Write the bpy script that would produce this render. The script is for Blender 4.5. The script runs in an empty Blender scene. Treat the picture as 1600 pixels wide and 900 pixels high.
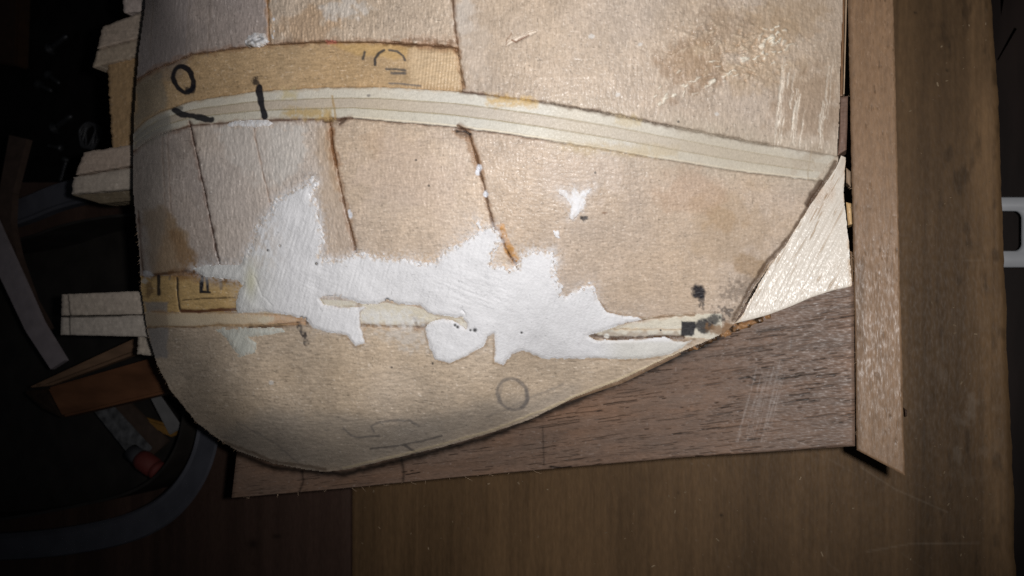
import bpy, math
import numpy as np
from mathutils import Vector, Matrix

# ------------------------------------------------------------------ camera, light, exposure
sc = bpy.context.scene
F = 1186.0                         # focal length in photo pixels (1600 x 900)
NADIR = (1290.0, 540.0)            # where the vertical through the lens meets the picture
HCAM = 0.205                       # lens height over the hull's centre plane, metres
ZC = 0.0565                        # height of the centre plane over the bench top
d_cam = Vector((NADIR[0] - 800, -(NADIR[1] - 450), -F)).normalized()
R = d_cam.rotation_difference(Vector((0, 0, -1))).to_matrix()
CAM = Vector((0.0, 0.0, ZC + HCAM))
camd = bpy.data.cameras.new('camera'); cam = bpy.data.objects.new('camera', camd)
sc.collection.objects.link(cam); sc.camera = cam
cam.matrix_world = Matrix.Translation(CAM) @ R.to_4x4()
camd.sensor_width = 36.0; camd.lens = 36.0 * F / 1600.0
camd.clip_start = 0.005; camd.clip_end = 20.0
camd.dof.use_dof = True; camd.dof.focus_distance = 0.196; camd.dof.aperture_fstop = 26.0

world = bpy.data.worlds.new('World'); sc.world = world; world.use_nodes = True
wb = world.node_tree.nodes['Background']
wb.inputs[0].default_value = (0.75, 0.85, 1.0, 1); wb.inputs[1].default_value = 0.012

# the phone's flash: a small lamp 15 mm to the right of the lens, aimed with it
ld = bpy.data.lights.new('flash', 'SPOT'); flash = bpy.data.objects.new('flash', ld)
sc.collection.objects.link(flash)
ld.energy = 1.62; ld.shadow_soft_size = 0.003; ld.color = (1.0, 0.985, 0.965)
ld.spot_size = math.radians(106); ld.spot_blend = 1.0
fl_pos = CAM + R @ Vector((0.015, 0.003, 0.002))
aim = (R @ Vector((800 - 800, -(195 - 450), -F))).normalized()
flash.matrix_world = Matrix.Translation(fl_pos) @ aim.to_track_quat('-Z', 'Y').to_matrix().to_4x4()

sc.view_settings.view_transform = 'Standard'; sc.view_settings.look = 'None'
sc.view_settings.exposure = 0.0; sc.view_settings.gamma = 1.0
sc.view_settings.use_curve_mapping = False
sc.cycles.use_denoising = False
sc.cycles.max_bounces = 5

# ------------------------------------------------------------------ helpers
Rn = np.array(R)
CAMn = np.array(CAM)

def P(px, py, z):
    """World point at height z (mm over the hull's centre plane) seen at photo pixel px, py."""
    px = np.asarray(px, float); py = np.asarray(py, float); z = np.asarray(z, float) * 1e-3 + ZC
    px, py, z = np.broadcast_arrays(px, py, z)
    d = np.stack([px - 800, -(py - 450), np.full(px.shape, -F)], -1) @ Rn.T
    t = (z - CAMn[2]) / d[..., 2]
    return CAMn + d * t[..., None]

def hash2(ix, iy, seed):
    n = (ix.astype(np.int64) * 374761393 + iy.astype(np.int64) * 668265263 + seed * 1274126177) & 0xffffffff
    n = ((n ^ (n >> 13)) * 1274126177) & 0xffffffff
    n = ((n ^ (n >> 16)) * 2246822519) & 0xffffffff
    return ((n ^ (n >> 15)) & 0xffffff) / float(0xffffff)

def vn(x, y, seed=0):
    x = np.asarray(x, float); y = np.asarray(y, float)
    ix = np.floor(x); iy = np.floor(y); fx = x - ix; fy = y - iy
    fx = fx * fx * (3 - 2 * fx); fy = fy * fy * (3 - 2 * fy)
    ix = ix.astype(np.int64); iy = iy.astype(np.int64)
    a = hash2(ix, iy, seed); b = hash2(ix + 1, iy, seed)
    c = hash2(ix, iy + 1, seed); d = hash2(ix + 1, iy + 1, seed)
    return (a + (b - a) * fx) * (1 - fy) + (c + (d - c) * fx) * fy

def fbm(x, y, seed=0, octv=4):
    s = 0; a = 0.5; t = 0
    for k in range(octv):
        s = s + a * vn(x * 2 ** k, y * 2 ** k, seed + 17 * k); t += a; a *= 0.5
    return s / t * 2 - 1                      # about -1..1

def ss(a, b, x):
    t = np.clip((x - a) / (b - a), 0, 1)
    return t * t * (3 - 2 * t)

def lin(c):
    c = np.asarray(c, float) / 255.0
    return np.where(c <= 0.04045, c / 12.92, ((c + 0.055) / 1.055) ** 2.4)

def A(r, g, b):
    """Albedo of a surface that photographs as r, g, b where the flash is full."""
    c = lin((r, g, b)) / 0.92
    return np.clip(c * 0.86 + c.mean() * 0.14, 0, 0.88)

def inside(X, Y, poly):
    p = np.asarray(poly, float); r = np.zeros(X.shape, bool)
    x0, y0 = p[-1]
    for x1, y1 in p:
        if y0 != y1:
            c = ((y0 > Y) != (y1 > Y)) & (X < (x1 - x0) * (Y - y0) / (y1 - y0) + x0)
            r ^= c
        x0, y0 = x1, y1
    return r

def dist(X, Y, pts, closed=False):
    """Distance to a polyline, and the share of its length at the nearest point."""
    p = np.asarray(pts, float)
    if closed: p = np.vstack([p, p[:1]])
    seg = np.hypot(*(p[1:] - p[:-1]).T); cum = np.concatenate([[0], np.cumsum(seg)])
    D = np.full(X.shape, 1e9); T = np.zeros(X.shape)
    for k in range(len(p) - 1):
        ax, ay = p[k]; bx, by = p[k + 1]; L2 = (bx - ax) ** 2 + (by - ay) ** 2 + 1e-9
        t = np.clip(((X - ax) * (bx - ax) + (Y - ay) * (by - ay)) / L2, 0, 1)
        d = np.hypot(X - ax - t * (bx - ax), Y - ay - t * (by - ay))
        m = d < D
        D = np.where(m, d, D); T = np.where(m, (cum[k] + t * seg[k]) / cum[-1], T)
    return D, T

def pl(pts, x):
    p = np.asarray(pts, float)
    return np.interp(x, p[:, 0], p[:, 1])

def ply(pts, y):
    p = np.asarray(pts, float)
    return np.interp(y, p[:, 1], p[:, 0])

def link(name, mesh, parent=None, mat=None, label=None, cat=None, group=None, kind=None):
    o = bpy.data.objects.new(name, mesh); sc.collection.objects.link(o)
    if mat is not None: mesh.materials.append(mat)
    if parent is not None: o.parent = parent
    if label: o['label'] = label
    if cat: o['category'] = cat
    if group: o['group'] = group
    if kind: o['kind'] = kind
    return o

def empty(name, loc, label=None, cat=None, kind=None, group=None):
    o = link(name, None, None, None, label, cat, group, kind)
    o.location = loc
    o.empty_display_size = 0.01
    bpy.context.view_layer.update()
    return o

def np_mesh(name, V, Q, col=None, smooth=None):
    """Mesh from numpy verts and quads, with an optional colour at every vertex."""
    me = bpy.data.meshes.new(name)
    V = np.ascontiguousarray(V, np.float32); Q = np.ascontiguousarray(Q, np.int32)
    me.vertices.add(len(V)); me.vertices.foreach_set('co', V.ravel())
    me.loops.add(Q.size); me.loops.foreach_set('vertex_index', Q.ravel())
    me.polygons.add(len(Q))
    me.polygons.foreach_set('loop_start', np.arange(0, Q.size, 4, dtype=np.int32))
    sm = np.ones(len(Q), bool) if smooth is None else smooth
    me.polygons.foreach_set('use_smooth', sm)
    if col is not None:
        at = me.color_attributes.new('Col', 'FLOAT_COLOR', 'POINT')
        c4 = np.ones((len(V), 4), np.float32); c4[:, :3] = col
        at.data.foreach_set('color', c4.ravel())
    me.update(calc_edges=True); me.validate()
    return me

def sheet(name, V, M, col, zlow, parent, mat, sidecol=None, **kw):
    """Solid piece: the cells M of the vertex grid V as its top, with walls straight down to zlow (mm; number or grid)."""
    ny, nx = V.shape[:2]
    idx = np.arange(ny * nx).reshape(ny, nx)
    a = idx[:-1, :-1][M]; b = idx[:-1, 1:][M]; c = idx[1:, 1:][M]; d = idx[1:, :-1][M]
    quads = np.stack([a, d, c, b], -1)
    Mp = np.zeros((ny + 1, nx + 1), bool); Mp[1:-1, 1:-1] = M      # padded: cell (j,i) -> Mp[j+1,i+1]
    e = []
    up = Mp[:-1, 1:-1]; dn = Mp[1:, 1:-1]                          # horizontal edges (row j)
    for m, flip in ((dn & ~up, False), (up & ~dn, True)):
        j, i = np.nonzero(m); p, q = idx[j, i], idx[j, i + 1]
        e.append(np.stack([q, p] if flip else [p, q], -1))
    lf = Mp[1:-1, :-1]; rt = Mp[1:-1, 1:]
    for m, flip in ((rt & ~lf, True), (lf & ~rt, False)):
        j, i = np.nonzero(m); p, q = idx[j, i], idx[j + 1, i]
        e.append(np.stack([q, p] if flip else [p, q], -1))
    e = np.concatenate(e)
    used = np.unique(quads); rim = np.unique(e)
    Vf = V.reshape(-1, 3); Cf = col.reshape(-1, 3)
    mp = np.full(ny * nx, -1); mp[used] = np.arange(len(used))
    n0 = len(used); nr = len(rim)
    mr = np.full(ny * nx, -1); mr[rim] = np.arange(nr)
    low = Vf[rim].copy()
    zl = zlow if np.isscalar(zlow) else zlow.reshape(-1)[rim]
    low[:, 2] = np.minimum(ZC + np.asarray(zl) * 1e-3, low[:, 2] - 1e-5)
    sc_ = Cf[rim] if sidecol is None else np.tile(sidecol, (nr, 1))
    VV = np.concatenate([Vf[used], Vf[rim], low]); CC = np.concatenate([Cf[used], sc_, sc_])
    top = mp[quads]
    w = np.stack([n0 + mr[e[:, 0]], n0 + mr[e[:, 1]], n0 + nr + mr[e[:, 1]], n0 + nr + mr[e[:, 0]]], -1)
    QQ = np.concatenate([top, w]); sm = np.concatenate([np.ones(len(top), bool), np.zeros(len(w), bool)])
    loc = np.array(parent.location) if parent is not None else np.zeros(3)
    return link(name, np_mesh(name, VV - loc, QQ, CC, sm), parent, mat, **kw)

def resample(pts, n):
    p = np.asarray(pts, float); s = np.concatenate([[0], np.cumsum(np.hypot(*(p[1:] - p[:-1]).T))])
    t = np.linspace(0, s[-1], n)
    return np.stack([np.interp(t, s, p[:, 0]), np.interp(t, s, p[:, 1])], -1)

def ruled(top, bot, step, stepy=None):
    """Photo-pixel grid between two polylines; both run left to right."""
    L = max(np.hypot(*(np.diff(np.asarray(q, float), axis=0)).T).sum() for q in (top, bot))
    Hh = max(np.hypot(*(np.asarray(top[k], float) - np.asarray(bot[k], float))) for k in (0, -1))
    nx = max(3, int(L / step) + 1); ny = max(3, int(Hh / (stepy or step)) + 1)
    a = resample(top, nx); b = resample(bot, nx); v = np.linspace(0, 1, ny)[:, None, None]
    g = a[None] * (1 - v) + b[None] * v
    return g[..., 0], g[..., 1]

def edge_round(X, mm=0.25, n=2):
    """Small drop at the rim of a grid so that its edges are not razor sharp."""
    ny, nx = X.shape
    j = np.minimum(np.arange(ny), ny - 1 - np.arange(ny))[:, None]; i = np.minimum(np.arange(nx), nx - 1 - np.arange(nx))[None]
    k = np.minimum(j, i)
    return -mm * np.clip(1 - k / n, 0, 1) ** 2

# ------------------------------------------------------------------ materials
def mat_paint(name, rough=0.6, spec=0.3, bump=0.25, bump_mm=0.35, stretch=(1, 1, 1), var=0.12, var_mm=0.6, glint=0.0):
    """Colour from the piece's own stain/wear map, varied by fine procedural grain and bumped by it."""
    m = bpy.data.materials.new(name); m.use_nodes = True
    nt = m.node_tree; N = nt.nodes; L = nt.links; b = N['Principled BSDF']
    at = N.new('ShaderNodeAttribute'); at.attribute_name = 'Col'
    tc = N.new('ShaderNodeTexCoord'); mp = N.new('ShaderNodeMapping'); mp.inputs['Scale'].default_value = stretch
    L.new(tc.outputs['Object'], mp.inputs['Vector'])
    n1 = N.new('ShaderNodeTexNoise'); n1.inputs['Scale'].default_value = 1000.0 / var_mm; n1.inputs['Detail'].default_value = 4
    n2 = N.new('ShaderNodeTexNoise'); n2.inputs['Scale'].default_value = 1000.0 / bump_mm; n2.inputs['Detail'].default_value = 3
    for n in (n1, n2): L.new(mp.outputs[0], n.inputs['Vector'])
    mr = N.new('ShaderNodeMapRange'); mr.inputs['From Min'].default_value = 0.3; mr.inputs['From Max'].default_value = 0.7
    mr.inputs['To Min'].default_value = 1 - var; mr.inputs['To Max'].default_value = 1 + var
    L.new(n1.outputs['Fac'], mr.inputs['Value'])
    mx = N.new('ShaderNodeVectorMath'); mx.operation = 'SCALE'
    L.new(at.outputs['Color'], mx.inputs[0]); L.new(mr.outputs[0], mx.inputs['Scale'])
    L.new(mx.outputs[0], b.inputs['Base Color'])
    b.inputs['Specular IOR Level'].default_value = spec
    rr = N.new('ShaderNodeMapRange'); rr.inputs['From Min'].default_value = 0.35; rr.inputs['From Max'].default_value = 0.65
    rr.inputs['To Min'].default_value = rough - 0.1 - glint; rr.inputs['To Max'].default_value = rough + 0.1
    L.new(n2.outputs['Fac'], rr.inputs['Value']); L.new(rr.outputs[0], b.inputs['Roughness'])
    bp = N.new('ShaderNodeBump'); bp.inputs['Strength'].default_value = bump; bp.inputs['Distance'].default_value = bump_mm * 0.0006
    L.new(n2.outputs['Fac'], bp.inputs['Height']); L.new(bp.outputs[0], b.inputs['Normal'])
    return m

def mat_plain(name, col, rough=0.5, spec=0.4, var=0.2, mm=4.0, metal=0.0, trans=0.0, alpha=1.0, bump=0.1, stretch=(1, 1, 1)):
    m = bpy.data.materials.new(name); m.use_nodes = True
    nt = m.node_tree; N = nt.nodes; L = nt.links; b = N['Principled BSDF']
    tc = N.new('ShaderNodeTexCoord'); mp = N.new('ShaderNodeMapping'); mp.inputs['Scale'].default_value = stretch
    L.new(tc.outputs['Object'], mp.inputs['Vector'])
    n1 = N.new('ShaderNodeTexNoise'); n1.inputs['Scale'].default_value = 1000.0 / mm; n1.inputs['Detail'].default_value = 5
    L.new(mp.outputs[0], n1.inputs['Vector'])
    cr = N.new('ShaderNodeValToRGB'); c = np.asarray(col, float)
    cr.color_ramp.elements[0].position = 0.3; cr.color_ramp.elements[1].position = 0.7
    cr.color_ramp.elements[0].color = (*(c * (1 - var)), 1); cr.color_ramp.elements[1].color = (*np.clip(c * (1 + var), 0, 1), 1)
    L.new(n1.outputs['Fac'], cr.inputs['Fac']); L.new(cr.outputs[0], b.inputs['Base Color'])
    b.inputs['Roughness'].default_value = rough; b.inputs['Specular IOR Level'].default_value = spec
    b.inputs['Metallic'].default_value = metal; b.inputs['Transmission Weight'].default_value = trans
    b.inputs['Alpha'].default_value = alpha
    bp = N.new('ShaderNodeBump'); bp.inputs['Strength'].default_value = bump; bp.inputs['Distance'].default_value = mm * 0.0002
    L.new(n1.outputs['Fac'], bp.inputs['Height']); L.new(bp.outputs[0], b.inputs['Normal'])
    return m

M_HULL = mat_paint('bare_filler_wood', rough=0.52, spec=0.34, bump=0.3, bump_mm=0.3, stretch=(1, .3, 1), var=0.12, glint=0.12)
M_HULLH = mat_paint('bare_filler_wood_cross', rough=0.52, spec=0.34, bump=0.3, bump_mm=0.3, stretch=(.3, 1, 1), var=0.12, glint=0.12)
M_PLY = mat_paint('plywood_edge', rough=0.5, spec=0.35, bump=0.3, bump_mm=0.4, var=0.07)
M_PUTTY = mat_paint('white_filler', rough=0.7, spec=0.2, bump=0.35, bump_mm=0.6, var=0.04)
M_WALNUT = mat_paint('walnut', rough=0.55, spec=0.28, bump=0.22, bump_mm=0.4, stretch=(0.35, 1, 1), var=0.14, glint=0.08)
M_POST = mat_paint('walnut_post', rough=0.52, spec=0.32, bump=0.25, bump_mm=0.4, stretch=(1, 0.25, 1), var=0.14, glint=0.08)
M_WEDGE = mat_paint('pale_basswood', rough=0.45, spec=0.55, bump=0.28, bump_mm=0.35, stretch=(1, 0.5, 1), var=0.05, glint=0.08)
M_BENCH = mat_paint('worn_bench_wood', rough=0.6, spec=0.22, bump=0.25, bump_mm=0.7, stretch=(1, 0.3, 1), var=0.12, var_mm=1.2)

# ------------------------------------------------------------------ setting: floor and bench
ZB = -ZC * 1000.0                                           # bench top in mm from the centre plane
def strip_plane(name, x0, x1, y0, y1, z, mat, **kw):
    V = np.array([[x0, y0, z], [x1, y0, z], [x1, y1, z], [x0, y1, z]], float)
    return link(name, np_mesh(name, V, np.array([[0, 1, 2, 3]])), None, mat, **kw)
strip_plane('floor', -3, 3, -3, 3, -0.42, mat_plain('dark_floor', (0.02, 0.014, 0.012), 0.7, 0.2, 0.4, 30), kind='structure', label='dark floor far below the bench')

bench = empty('workbench', (0, 0, 0), 'worn dark brown wooden workbench top under the hull', kind='structure')

def bench_board(X, Y, left):
    V = P(X, Y, ZB)
    g = fbm(X / 11 + 0.0012 * Y, Y / 500, 5 + left, 4); gf = fbm(X / 2.6, Y / 90, 9, 3); big = fbm(X / 170, Y / 230, 3, 4)
    band = fbm(X / 42 + 0.0006 * Y, Y / 1900, 21 + left, 3)
    if left:
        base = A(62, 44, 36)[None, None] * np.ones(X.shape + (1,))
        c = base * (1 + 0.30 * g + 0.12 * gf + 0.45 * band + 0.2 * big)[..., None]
        kn = np.exp(-(((X - 395) / 8) ** 2 + ((Y - 850) / 7) ** 2)) + np.exp(-(((X - 432) / 7) ** 2 + ((Y - 838) / 3) ** 2))
        c = c * (1 - 0.6 * kn)[..., None]
    else:
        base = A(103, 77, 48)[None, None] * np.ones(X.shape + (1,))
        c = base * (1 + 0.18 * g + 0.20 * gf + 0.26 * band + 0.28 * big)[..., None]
        edge = ply([(1550, 0), (1560, 150), (1567, 320), (1575, 560), (1584, 760), (1588, 900)], Y)
        w = np.exp(-((edge - 28 - X) / 26) ** 2) * (0.7 + 0.6 * fbm(X / 30, Y / 90, 31, 3))      # worn pale strip by the edge
        c = c * (1 + 0.55 * np.clip(w, 0, 1))[..., None]
        gz = ss(1390, 1440, X) * (1 - ss(1500, 1550, X))
        c = c * (1 - (0.22 * gz))[..., None]                                                     # darker oily strip
        blot = ss(0.25, 0.6, fbm(X / 14, Y / 40, 77, 4)) * ss(1420, 1480, X) * (1 - ss(1560, 1590, X))
        c = c * (1 - 0.35 * blot)[..., None]
        worn_sheen = ss(0.1, 0.5, fbm(X / 22, Y / 22, 41, 4)) * np.exp(-(((X - 1510) / 55) ** 2 + ((Y - 650) / 110) ** 2))
        c = c + (0.05 * worn_sheen)[..., None] * np.array([1, 0.95, 0.85])  # worn patch, with the bench's sheen painted in as paler colour
        for pts, w_, k in (([(1345, 730), (1400, 765), (1480, 800)], 1.3, 0.05), ([(1355, 862), (1420, 850), (1530, 848)], 1.4, 0.05),
                           ([(1405, 408), (1480, 409), (1545, 406)], 1.0, 0.03), ([(1270, 704), (1340, 742)], 1.0, 0.03),
                           ([(1410, 865), (1445, 890)], 1.0, 0.02), ([(1290, 850), (1294, 880), (1310, 893)], 2.0, 0.02),
                           ([(1165, 850), (1160, 870), (1172, 885)], 2.0, 0.015), ([(1118, 848), (1122, 880)], 3.0, 0.012)):
            D, T = dist(X, Y, pts)
            c = c + (np.exp(-(D / w_) ** 2) * k * ss(0.2, 0.6, vn(X / 6, Y / 6, 8) + .2))[..., None] * np.array([1, 0.9, 0.75])
        for (x, y, r) in ((1127, 805, 2.5), (1060, 770, 1.5), (1430, 20, 2), (1480, 110, 2)):
            c = c * (1 - 0.8 * np.exp(-(np.hypot(X - x, Y - y) / r) ** 2))[..., None]
        fl = ss(0.90, 0.97, vn(X / 2.3, Y / 2.6, 55)) * ss(-0.2, 0.5, fbm(X / 60, Y / 60, 12, 3))
        c = c + (0.05 * fl)[..., None]
    c = np.clip(c, 0.002, 0.8)
    V[..., 2] += (0.06 * g + 0.03 * gf) * 1e-3
    return V, c

# right board (to the bench's worn edge) and left board, each a solid plank with a joint between
edgeR = [(1536, -700), (1550, 0), (1556, 90), (1560, 150), (1564, 250), (1567, 320), (1570, 430), (1575, 560), (1579, 650), (1584, 760), (1588, 900), (1600, 1500)]
def board(x_left, right, y0, y1, step, left, name):
    ys = np.concatenate([np.arange(y0, -40, 12), np.arange(max(y0, -40), 940, step), np.arange(940, y1, 12)])
    n = int(1050 / step) if not left else int(900 / (step * 1.3))
    u = np.linspace(0, 1, n)
    xl = np.interp(ys, [y0, y1], x_left)
    xr = ply(right, ys) + (1.2 * fbm(ys / 14, ys * 0, 3, 3) + 2.2 * fbm(ys / 60, ys * 0, 4, 2) if not left else 0)
    X = xl[:, None] * (1 - u) + xr[:, None] * u; Y = np.repeat(ys[:, None], n, 1)
    V, c = bench_board(X, Y, left)
    i = np.minimum(np.arange(n), n - 1 - np.arange(n))
    V[..., 2] -= (np.clip(1 - i / 4, 0, 1) ** 2 * 0.7e-3)[None]
    return sheet(name, V, np.ones((len(ys) - 1, n - 1), bool), c, ZB - 22, bench, M_BENCH)
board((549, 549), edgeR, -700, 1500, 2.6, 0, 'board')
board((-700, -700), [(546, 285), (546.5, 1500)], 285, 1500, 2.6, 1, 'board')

# ------------------------------------------------------------------ the hull: form
CTRL = [  # photo x, y and height over the centre plane in mm
    (1318, -130, 3.6), (1316, 0, 3.6), (1313, 120, 3.6), (1310, 240, 3.8), (1287, 287, 4), (1260, 327, 4.2), (1200, 410, 4.4), (1147, 500, 4.4),
    (1075, 545, 4), (969, 594, 4), (856, 641, 4), (760, 678, 4), (648, 708, 4), (536, 734, 4), (480, 735, 4.5), (427, 724, 5.5),
    (350, 692, 9), (307, 660, 13), (266, 609, 17.5), (245, 568, 20), (230, 517, 23), (220, 447, 26), (213, 350, 29), (208, 250, 30.5), (213, 133, 31), (228, 0, 32), (240, -130, 33),
    (258, -130, 42), (246, 0, 41), (238, 150, 39.5), (236, 300, 38.5), (244, 400, 36), (262, 500, 32.5), (290, 590, 24),
    (310, -130, 49), (310, 0, 48), (305, 150, 46.5), (305, 300, 44.5), (305, 400, 42), (310, 500, 37), (330, 600, 32),
    (450, -130, 54), (450, 0, 53), (450, 150, 51.5), (450, 300, 48.5), (450, 400, 45), (450, 500, 41), (450, 600, 34.5), (450, 680, 25), (380, 670, 24), (520, 700, 18),
    (650, -130, 52), (650, 0, 51), (650, 150, 49), (650, 300, 45), (650, 400, 40), (650, 500, 33), (650, 600, 26), (600, 670, 21.5), (700, 650, 18.5), (780, 640, 13.5),
    (850, -130, 45), (850, 0, 44), (850, 150, 41.5), (850, 300, 36), (850, 400, 30.5), (850, 500, 22), (840, 590, 10.5),
    (1050, -130, 33), (1050, 0, 32), (1050, 150, 28.5), (1050, 300, 22), (1050, 400, 16), (1030, 490, 9.5),
    (1200, -130, 18.5), (1200, 0, 17.5), (1200, 150, 14.5), (1200, 250, 11),
]
CT = np.array(CTRL, float); cx = CT[:, :2] / 1000.0
def tps(r): return np.where(r > 0, r * r * np.log(np.maximum(r, 1e-12)), 0)
nC = len(CT)
Km = tps(np.hypot(cx[:, None, 0] - cx[None, :, 0], cx[:, None, 1] - cx[None, :, 1])) + 2e-4 * np.eye(nC)
Pm = np.concatenate([np.ones((nC, 1)), cx], 1)
S = np.linalg.solve(np.block([[Km, Pm], [Pm.T, np.zeros((3, 3))]]), np.concatenate([CT[:, 2], np.zeros(3)]))
def form(X, Y):
    x = X / 1000.0; y = Y / 1000.0
    z = S[nC] + S[nC + 1] * x + S[nC + 2] * y
    for k in range(nC):
        r2 = (x - cx[k, 0]) ** 2 + (y - cx[k, 1]) ** 2
        z = z + S[k] * 0.5 * r2 * np.log(np.maximum(r2, 1e-16))
    return z

OUT = [(240, -130), (230, -15), (228, 0), (217, 83), (213, 133), (209, 187), (208, 300), (210, 320), (213, 350), (218, 400), (220, 447), (225, 480), (230, 517), (245, 568), (266, 609),
       (307, 660), (350, 692), (375, 706), (427, 724), (480, 734), (508, 737), (536, 734), (567, 727), (648, 708), (690, 698), (760, 678), (830, 654), (856, 641),
       (900, 620), (969, 594), (1037, 561), (1075, 545), (1110, 530), (1131, 520), (1146, 508), (1151, 499), (1177, 452), (1204, 413), (1234, 379), (1264, 329), (1291, 289), (1310, 255),
       (1308, 230), (1312, 167), (1313, 100), (1317, 0), (1319, -130)]
STEP = 1.35
gx = np.arange(200, 1324, STEP); gy = np.arange(-130, 742, STEP)
X, Y = np.meshgrid(gx, gy)
wx = 1.6 * fbm(X / 9, Y / 9, 101, 3); wy = 1.6 * fbm(X / 9, Y / 9, 202, 3)        # ragged edges
XW, YW = X + wx, Y + wy
Z0 = form(X, Y)

# --- which piece every cell belongs to
B10U = [(200, 215), (210, 205), (225, 190), (250, 175), (300, 158), (400, 143), (500, 137), (600, 136), (720, 143), (850, 160), (950, 177), (1050, 197), (1130, 213), (1210, 228), (1320, 246)]
B10L = [(200, 243), (210, 235), (225, 222), (250, 209), (300, 196), (400, 188), (500, 186), (550, 185), (700, 198), (800, 211), (950, 235), (1050, 252), (1150, 268), (1320, 288)]
TANU = [(200, 135), (215, 124), (250, 105), (300, 85), (400, 71), (500, 65), (600, 66), (700, 72), (720, 76)]
B11U = [(200, 488), (375, 487), (480, 474), (500, 467), (560, 471), (620, 474), (690, 488), (760, 497), (900, 503), (1000, 498), (1060, 492), (1320, 484)]
B11L = [(200, 512), (330, 508), (480, 504), (660, 510), (800, 522), (930, 529), (1040, 525), (1120, 530), (1320, 532)]
SEAM_AB = [(418, -130), (418, 0), (420, 35), (421, 64)]
SEAM_BC = [(702, -130), (707, 0), (711, 40), (716, 80), (719, 100), (723, 138)]
S1 = [(296, 190), (304, 225), (312, 262), (320, 300), (330, 350), (338, 390), (344, 416), (350, 440)]
SH = [(394, 190), (401, 225), (409, 262), (416, 290), (422, 320), (426, 345)]
S2 = [(514, 184), (518, 205), (519, 225), (527, 262), (534, 300), (542, 335), (550, 365), (556, 392), (560, 480)]
S3 = [(716, 196), (733, 208), (738, 225), (748, 258), (757, 292), (764, 325), (772, 355), (784, 375), (796, 398), (808, 415), (820, 500)]
def label(X, Y):
    L = np.zeros(X.shape, int)
    u10, l10, tu = pl(B10U, X), pl(B10L, X), pl(TANU, X)
    u11, l11 = pl(B11U, X), pl(B11L, X)
    xbc = ply(SEAM_BC, Y)
    up = Y < u10
    L[up & (X >= xbc)] = 3
    a = up & (X < xbc)
    L[a & (Y >= tu)] = 4
    xab = ply(SEAM_AB, Y)
    L[a & (Y < tu) & (X < xab)] = 1
    L[a & (Y < tu) & (X >= xab)] = 2
    b10 = (Y >= u10) & (Y < l10)
    t = (Y - u10) / (l10 - u10)
    L[b10 & (t < .34)] = 11; L[b10 & (t >= .34) & (t < .66)] = 12; L[b10 & (t >= .66)] = 13
    L[b10 & (X > 1306 - (Y - 243) * 0.85)] = 8
    mid = (Y >= l10) & (Y < u11)
    x1, x2, x3 = ply(S1, Y), ply(S2, Y), ply(S3, Y)
    L[mid & (X < x1)] = 5; L[mid & (X >= x1) & (X < x2)] = 6; L[mid & (X >= x2) & (X < x3)] = 7; L[mid & (X >= x3)] = 8
    L[(Y >= 431) & (Y < 487) & (X < 386)] = 9
    b11 = (Y >= u11) & (Y < l11) & (X < 1128)
    t2 = (Y - u11) / (l11 - u11)
    L[b11 & (t2 < .5)] = 14; L[b11 & (t2 >= .5)] = 15
    L[(Y >= u11) & (X >= 1128)] = 8
    L[(Y >= l11) & (X < 1128)] = 10
    return L

# --- colour of the bare wood
big = fbm(X / 150, Y / 150, 1, 4); med = fbm(X / 30, Y / 30, 2, 4); fine = fbm(X / 5, Y / 5, 3, 3)
gv = fbm(X / 2.2, Y / 11, 4, 2); gh = fbm(X / 11 + Y / 80, Y / 2.2, 5, 2)
fleck = vn(X / 2.4, Y / 2.4, 6); fleck2 = vn(X / 3.0, Y / 2.0, 16)
Lv = label(XW * 0.35 + X * 0.65, YW * 0.35 + Y * 0.65)
base = {1: (174, 159, 152), 2: (195, 174, 152), 3: (187, 167, 147), 4: (191, 159, 117), 5: (177, 162, 152), 6: (199, 184, 172),
        7: (197, 175, 153), 8: (187, 166, 146), 9: (201, 165, 104), 10: (191, 170, 146),
        11: (208, 201, 187), 12: (194, 180, 162), 13: (203, 196, 181), 14: (212, 203, 184), 15: (214, 206, 189)}
grain = {1: .9, 2: .9, 3: .8, 4: 0.2, 5: .9, 6: 1, 7: .4, 8: .45, 9: .0, 10: 0, 11: 0, 12: 0, 13: 0, 14: 0, 15: 0}   # 1 = along the picture's height
C = np.zeros(X.shape + (3,)); G = np.zeros(X.shape)
for k, c in base.items():
    m = Lv == k
    C[m] = A(*c); G[m] = grain[k]
C[Lv == 0] = A(180, 160, 140)
plyz = (Lv >= 11)
st = gv * G + gh * (1 - G)
amp = np.where(plyz, 0.35, 1.0)
C *= (1 + amp * (0.12 * big + 0.13 * med + 0.07 * fine + 0.17 * st))[..., None]
# warm/cool drift
C *= 1 + (0.07 * fbm(X / 90, Y / 90, 61, 3))[..., None] * np.array([0.5, 0.0, -0.9])
# pale fibre flecks with surface glints painted into them, and dark pores
fib = ss(.55, .85, fbm(X / 1.7, Y / 6, 68, 2)) * G + ss(.55, .85, fbm(X / 6, Y / 1.7, 69, 2)) * (1 - G)
fibd = ss(.55, .85, fbm(X / 1.7, Y / 7, 78, 2)) * G + ss(.55, .85, fbm(X / 7, Y / 1.7, 79, 2)) * (1 - G)
C += (amp * 0.22 * fib)[..., None] * np.array([1, .97, .93])
C *= (1 - amp * .28 * fibd)[..., None]
C *= (1 + amp * .15 * (vn(X / 1.35, Y / 1.35, 70) - .5))[..., None]
C += (amp * 0.12 * ss(0.80, 0.97, fleck))[..., None] * np.array([1, .97, .92])
C *= (1 - amp * 0.38 * ss(0.84, 0.98, fleck2))[..., None]
dash = ss(0.62, 0.85, fbm(X / 2.4, Y / 13, 44, 2)) * (Lv == 6)
C *= (1 - 0.40 * dash)[..., None]
dash2 = ss(0.60, 0.85, fbm(X / 16, Y / 2.2, 45, 2)) * (Lv == 10)
C *= (1 - 0.45 * dash2)[..., None]
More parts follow.
